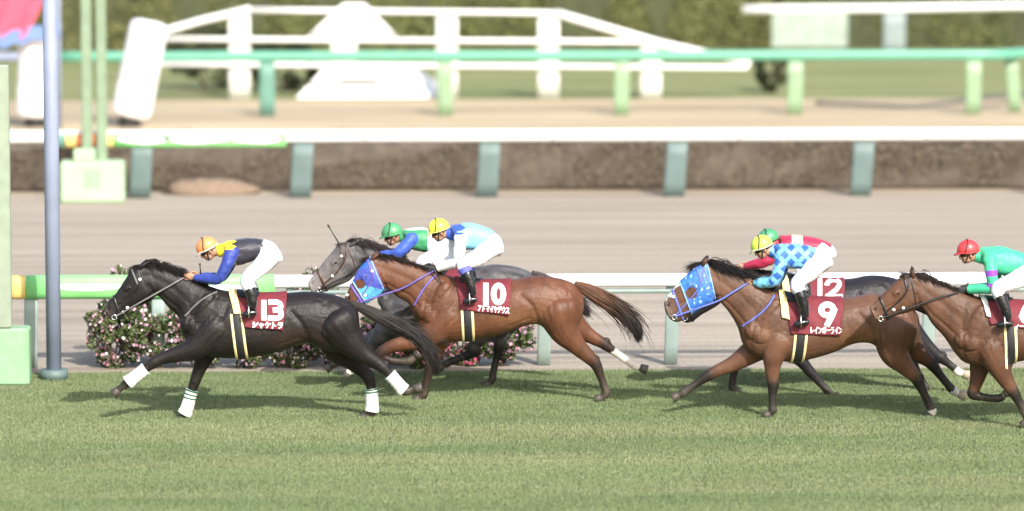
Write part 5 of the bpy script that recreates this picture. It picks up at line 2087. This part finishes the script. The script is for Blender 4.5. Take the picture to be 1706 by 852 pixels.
# ---- number 6, at the right edge
S6 = lambda x, y: (x + 344, y + 7)
h6 = Horse(dict(
    label='dark bay horse at the right edge with black bridle and open mouth', xc=1680, gy=712,
    coat=(0.088, 0.041, 0.023), points=BLACKP, muzzle=(0.21, 0.12, 0.08), hair=(0.020, 0.013, 0.010), belly=(0.20, 0.10, 0.05),
    mane_len=.11, mane_lift=.12, ear=((1520, 462), (1520, 444)),
    head=[((1449, 512), (1458, 533)), ((1456, 504), (1471, 538)), ((1466, 495), (1482, 531)), ((1478, 483), (1496, 525)), ((1490, 471), (1512, 521)), ((1502, 461), (1524, 516)), ((1516, 455), (1533, 511))],
    neck=[((1527, 456), (1541, 520)), ((1546, 463), (1553, 540)), ((1571, 473), (1573, 562)), ((1599, 484), (1592, 590))],
    trunk=[((1624, 493), (1607, 604)), ((1652, 498), (1640, 611)), ((1687, 501), (1675, 606))] + shift2(T9[3:], S6),
    legs=[
        leg(-.15, [(1650, 575, 29, .8), (1662, 605, 22), (1674, 630, 14.5), (1684, 646, 11), (1690, 656, 9.8), (1698, 670, 7.2), (1706, 685, 7), (1711, 694, 7.8), (1711, 700, 6.2), (1710, 703, 6.4)], (1705, 710), 4),
        leg(.15, [(1642, 580, 27, .8), (1633, 610, 18), (1628, 632, 12.5), (1623, 648, 10), (1621, 657, 9.2), (1638, 662, 6.8), (1656, 664, 6.8), (1667, 663, 7.2), (1673, 658, 5.8), (1675, 656, 6)], (1682, 652), 4),
        leg(-.14, shift([(1490, 545, 40, .8), (1490, 585, 27), (1500, 612, 17), (1508, 632, 12), (1512, 645, 10), (1508, 664, 7.2), (1505, 683, 7), (1504, 693, 7.8), (1498, 697, 6), (1495, 699, 6.3)], S6), (1832, 712), 4, True),
        leg(.14, shift([(1495, 540, 38, .8), (1512, 570, 26), (1530, 588, 17), (1545, 600, 12), (1554, 609, 10), (1567, 626, 7.2), (1580, 642, 7), (1588, 651, 7.8), (1595, 655, 6), (1599, 657, 6.3)], S6), (1953, 667), 4, True)],
    tail=shift([(1515, 508, 5), (1535, 512, 9), (1560, 520, 12), (1590, 535, 12), (1620, 552, 10), (1640, 575, 5)], S6)))


# ---- silks
def tri(x):
    return 2 * np.abs(x - np.floor(x + .5))


def silk13(L, X, Y, t, P):
    c = np.tile(np.array([.030, .028, .042]), (len(X), 1))
    c[np.char.startswith(L, 'arm')] = (.028, .050, .27)
    yel = (L == 'neck') | (L == 'torso') & (X < 384 + 11 * tri(Y / 8.5))
    yel |= np.char.startswith(L, 'arm') & (t < .35) & (X < 386 + 7 * tri(Y / 8.5)) & (Y < 417)
    c[yel] = (.72, .60, .02)
    return c


def silk10(L, X, Y, t, P):
    c = np.tile(np.array([.21, .50, .63]), (len(X), 1))
    c[np.char.startswith(L, 'arm')] = (.80, .80, .82)
    b = (L == 'neck') | ((L == 'torso') & (X < 762 + 15 * tri(Y / 17.0 + .1))) | (np.char.startswith(L, 'arm') & (t < .3) & (Y < 392))
    c[b] = (.035, .09, .42)
    return c


def silk9(L, X, Y, t, P):
    c = np.tile(np.array([.17, .43, .70]), (len(X), 1))
    a, b = X / 23 + Y / 23, X / 23 - Y / 23
    d = ((a % 1) < .60) & ((b % 1) < .60)
    arm = np.char.startswith(L, 'arm')
    fore = arm & (t > 2.2)
    d &= ~fore
    c[d] = (.030, .11, .40)
    c[fore] = (.15, .42, .58)
    return c


def silk12(L, X, Y, t, P):
    c = np.tile(np.array([.38, .022, .06]), (len(X), 1))
    c[(L == 'torso') & (X > 1319) & (X < 1337)] = (.74, .66, .34)
    return c


def silk6(L, X, Y, t, P):
    c = np.tile(np.array([.055, .46, .25]), (len(X), 1))
    arm = np.char.startswith(L, 'arm')
    c[arm & (((t > .75) & (t < 1.15)) | ((t > 1.55) & (t < 1.92)))] = (.22, .05, .38)
    return c


def silk11(L, X, Y, t, P):
    c = np.tile(np.array([.045, .27, .11]), (len(X), 1))
    arm = np.char.startswith(L, 'arm')
    c[arm] = (.045, .10, .46)
    c[(L == 'torso') & ((Y < 384.5) | (X > 712))] = (.74, .76, .76)
    return c


J9T = [((1290, 411), (1295, 430)), ((1296, 409), (1303, 443)), ((1322, 408), (1318, 446)), ((1345, 411), (1335, 446)), ((1358, 414), (1345, 443)), ((1373, 420), (1354, 447)), ((1384, 431), (1366, 453))]
RID = [
    (h13, dict(label='jockey in orange cap, black silks, yellow toothed collar and blue sleeves', seed=1, cap=(.80, .26, .09), cap_name='orange', rim=(.72, .58, .52), band=(.8, .62, .55), silk=silk13,
               head=(345, 412), up=(-.53, -.85), torso=[((373, 406), (378, 424)), ((381, 403), (387, 437)), ((400, 399), (397, 440)), ((420, 398), (418, 434)), ((441, 401), (431, 430)), ((457, 408), (440, 438)), ((467, 421), (452, 444))],
               arm=[(386, 420), (376, 444), (363, 465), (344, 465), (324, 463)], hand=(308, 461), leg=[(453, 425), (433, 446), (412, 466), (417, 484), (421, 500)], ankle=(421, 514), heel=(426, 521), toe=(405, 525), boot_t=2.85)),
    (h10, dict(label='jockey in yellow cap, pale blue silks with blue toothed collar and white sleeves', seed=2, cap=(.72, .68, .06), cap_name='yellow', band=(.75, .7, .2), silk=silk10,
               head=(731, 381), up=(-.38, -.92), torso=[((751, 379), (757, 398)), ((758, 376), (766, 412)), ((785, 374), (779, 414)), ((808, 380), (793, 415)), ((822, 387), (803, 414)), ((832, 397), (812, 418)), ((838, 411), (822, 428))],
               arm=[(767, 398), (765, 418), (762, 436), (746, 442), (729, 447)], hand=(715, 449), far_arm=(-8, -3), leg=[(823, 410), (799, 427), (773, 441), (779, 458), (785, 477)], ankle=(788, 492), heel=(793, 499), toe=(773, 503), boot_t=2.45, cuff=(.10, .11, .40), glove=(.02, .02, .02))),
    (h11, dict(label='jockey in green cap with blue sleeves riding the grey horse', seed=3, cap=(.07, .28, .12), cap_name='green', silk=silk11,
               head=(653, 388), up=(-.30, -.95), torso=[((671, 386), (677, 402)), ((677, 383), (686, 414)), ((702, 381), (702, 418)), ((725, 386), (720, 418)), ((738, 392), (730, 418)), ((750, 400), (738, 422)), ((757, 412), (746, 430))],
               arm=[(686, 399), (673, 412), (660, 424), (645, 425), (630, 425)], hand=(618, 426), leg=[(744, 412), (724, 428), (703, 440), (708, 456), (714, 474)], ankle=(716, 490), heel=(720, 497), toe=(700, 500), boot_t=2.6, glove=(.02, .02, .02))),
    (h9, dict(label='jockey in yellow-green cap and blue diamond checked silks', seed=4, cap=(.50, .62, .08), cap_name='lime', rim=(.42, .5, .2), band=(.66, .70, .45), silk=silk9,
              head=(1269, 409), up=(-.43, -.90), torso=J9T, arm=[(1303, 428), (1297, 450), (1289, 469), (1273, 472), (1256, 471)], hand=(1242, 469),
              leg=[(1371, 432), (1350, 453), (1329, 472), (1334, 490), (1340, 511)], ankle=(1341, 529), heel=(1346, 537), toe=(1324, 541), boot_t=2.75)),
    (h12, dict(label='jockey in dark green cap and crimson silks with a cream band', seed=5, cap=(.06, .26, .12), cap_name='dark_green', silk=silk12, waist=5.6,
               head=(1280, 398), up=(-.40, -.92), torso=shift2(J9T, lambda x, y: (x + 7, y - 15)), arm=[(1308, 414), (1290, 426), (1272, 437), (1256, 441), (1241, 445)], hand=(1228, 447),
               leg=[(1377, 418), (1357, 436), (1337, 452), (1340, 470), (1344, 490)], ankle=(1345, 506), heel=(1350, 513), toe=(1328, 516), boot_t=2.75)),
    (h6, dict(label='jockey in red cap and emerald silks with violet sleeve hoops', seed=6, cap=(.52, .045, .05), cap_name='red', silk=silk6,
              head=(1613, 417), up=(-.20, -.98), torso=[((1632, 419), (1638, 437)), ((1640, 414), (1649, 452)), ((1668, 413), (1673, 458)), ((1692, 419), (1694, 456)), ((1710, 427), (1706, 453)), ((1724, 437), (1712, 458)), ((1732, 450), (1716, 468))],
              arm=[(1649, 434), (1652, 457), (1651, 479), (1632, 482), (1613, 482)], hand=(1600, 484), leg=[(1716, 453), (1690, 469), (1663, 481), (1669, 499), (1676, 518)], ankle=(1680, 532), heel=(1686, 540), toe=(1662, 541), boot_t=2.6, glove=(.02, .02, .02)))]
for Hh, spj in RID:
    Hh.rider = Rider(Hh, spj)

# ---- tack and print
tack(h13, dict(leather=M_black, brow=plain('grey_strap', (.12, .12, .12), .6), hand=(306, 463), rein_mid=(280, 478), rein_mat=plain('grey_rein', (.16, .15, .15), .6), buckles=[(233, 466), (212, 512), (205, 520)],
               breast=(plain('grey_strap', (.12, .12, .12), .5), [(362, 487), (345, 495), (325, 510), (308, 528)]),
               girth=((397, 540), (404, 599), 15), cloth=((390, 484), (408, 546), (471, 551), (478, 494)), pad=((380, 480), (390, 524), (402, 524), (394, 484)), saddle=((394, 482), (399, 498), (425, 499), (432, 489)),
               print=[(glyphs('13', DIG, 428, 499, 23, 36, 20.5), 8.4, 'number'), (glyphs(['shi', 'ya_s', 'ke', 'to', 'ra'], KANA, 420, 536, 9, 10, 10.4, .15, .03), 2.1, 'name_lettering')]))
tack(h10, dict(leather=M_purple, hand=(722, 452), rein_mid=(672, 480), rein_mat=M_purple, breast=(M_purple, [(728, 458), (715, 470), (702, 488), (690, 510)]), buckles=[(620, 452), (608, 492), (579, 492)],
               girth=((777, 512), (780, 568), 15), cloth=((758, 455), (767, 517), (848, 526), (851, 466)), saddle=((764, 452), (769, 472), (795, 474), (806, 462)),
               print=[(glyphs('10', DIG, 797, 470, 25, 40, 21), 8.8, 'number'), (glyphs(['a', 'do', 'ma', 'i', 'ya', 'de', 'u', 'su'], KANA, 796, 508, 5.6, 10, 6.6, .1, .09), 1.6, 'name_lettering')]))
tack(h11, dict(leather=M_brownl, hand=(612, 430), rein_mid=(580, 458), buckles=[(569, 427), (554, 460)], girth=((710, 492), (712, 550), 15), cloth=((686, 432), (695, 494), (776, 503), (779, 444)), saddle=((690, 430), (699, 478), (728, 472), (754, 441)), print=[]))
tack(h9, dict(leather=M_bluer, hand=(1246, 472), rein_mid=(1198, 501), rein_mat=M_bluer, rein_r=.012, breast=(M_bluer, [(1290, 492), (1284, 505), (1268, 522), (1236, 545)]), buckles=[(1122, 495)],
              girth=((1331, 548), (1326, 603), 16), cloth=((1304, 486), (1318, 558), (1399, 560), (1404, 503)), pad=((1298, 484), (1303, 530), (1316, 534), (1310, 488)), saddle=((1308, 484), (1313, 504), (1338, 506), (1348, 493)),
              print=[(glyphs('9', DIG, 1362, 502, 33, 43, 20), 9.8, 'number'), (glyphs(['re', 'i', 'n', 'bo', 'bar', 'ra', 'i', 'n'], KANA, 1350, 545, 5.8, 11, 6.8), 1.6, 'name_lettering')]))
tack(h12, dict(leather=M_black, hand=(1232, 450), rein_mid=(1200, 475), girth=((1327, 515), (1326, 568), 15), cloth=((1303, 455), (1318, 528), (1400, 530), (1407, 466)), pad=((1300, 448), (1306, 500), (1318, 500), (1312, 452)), saddle=((1310, 452), (1318, 476), (1338, 476), (1348, 460)),
               print=[(glyphs('12', DIG, 1351, 462, 30, 37, 23), 7.4, 'number')]))
tack(h6, dict(leather=M_black, hand=(1598, 487), rein_mid=(1560, 497), buckles=[(1505, 513), (1489, 516)], girth=((1677, 543), (1680, 604), 15), cloth=((1636, 488), (1650, 541), (1736, 552), (1742, 500)), pad=((1632, 484), (1645, 528), (1652, 530), (1643, 488)), pad_mat=plain('white_pad_edge', (.7, .7, .68), .7),
              saddle=((1642, 486), (1649, 504), (1682, 506), (1690, 496)),
              print=[(glyphs('6', DIG, 1697, 499, 33, 43, 20), 9.0, 'number'), (glyphs(['i_s', 'bar', 'ha', 'to', 'n'], KANA, 1690, 538, 7, 11, 8.4, .1, .03), 1.8, 'name_lettering')]))


def hood9(X, Y, P):
    c = np.tile(np.array([.040, .15, .50]), (len(X), 1))
    s = fbm(P, 55, 4, 2)
    c[s > .75] = (.30, .52, .80)
    return c


def hood10(X, Y, P):
    c = np.tile(np.array([.035, .12, .46]), (len(X), 1))
    low = Y > 474 + (X - 600) * .25
    c[low] = (.10, .38, .66)
    mid = (~low) & (Y > 448)
    c[mid] = (.06, .08, .38)
    return c


hood(h9, ((1132, 470), (1152, 523)), ((1178, 441), (1192, 500)), (1151, 487), 10.0, hood9)
hood(h10, ((588, 470), (610, 505)), ((617, 430), (640, 484)), (600, 472), 8.5, hood10)


# whips held in the hands
def whip(H, a, b, label, dy=-.06):
    p, q = at(a[0], a[1], H.Y + dy), at(b[0], b[1], H.Y + dy)
    o = thing('whip', label, 'whip', p)
    d = q - p
    g = Geo()
    g.tube([np.zeros(3), d * .33], .011, 8)
    g.build('handle', M_dark, o, smooth=True)
    g = Geo()
    g.tube([d * .331, d * .7, d * .97], [.008, .007, .006], 8)
    g.build('shaft', M_black, o, smooth=True)
    g = Geo()
    g.tube([d * .971, d * 1.09], .012, 6, .5)
    g.build('flap', M_brownl, o, smooth=True)


whip(h11, (572, 418), (548, 378), 'thin dark whip standing up beyond the head of the grey horse', .25)
whip(h13, (335, 464), (333, 441), 'short black whip in the hand of the orange capped jockey', -.03)
whip(h10, (722, 447), (744, 487), 'black whip hanging down the shoulder of horse 10', -.16)
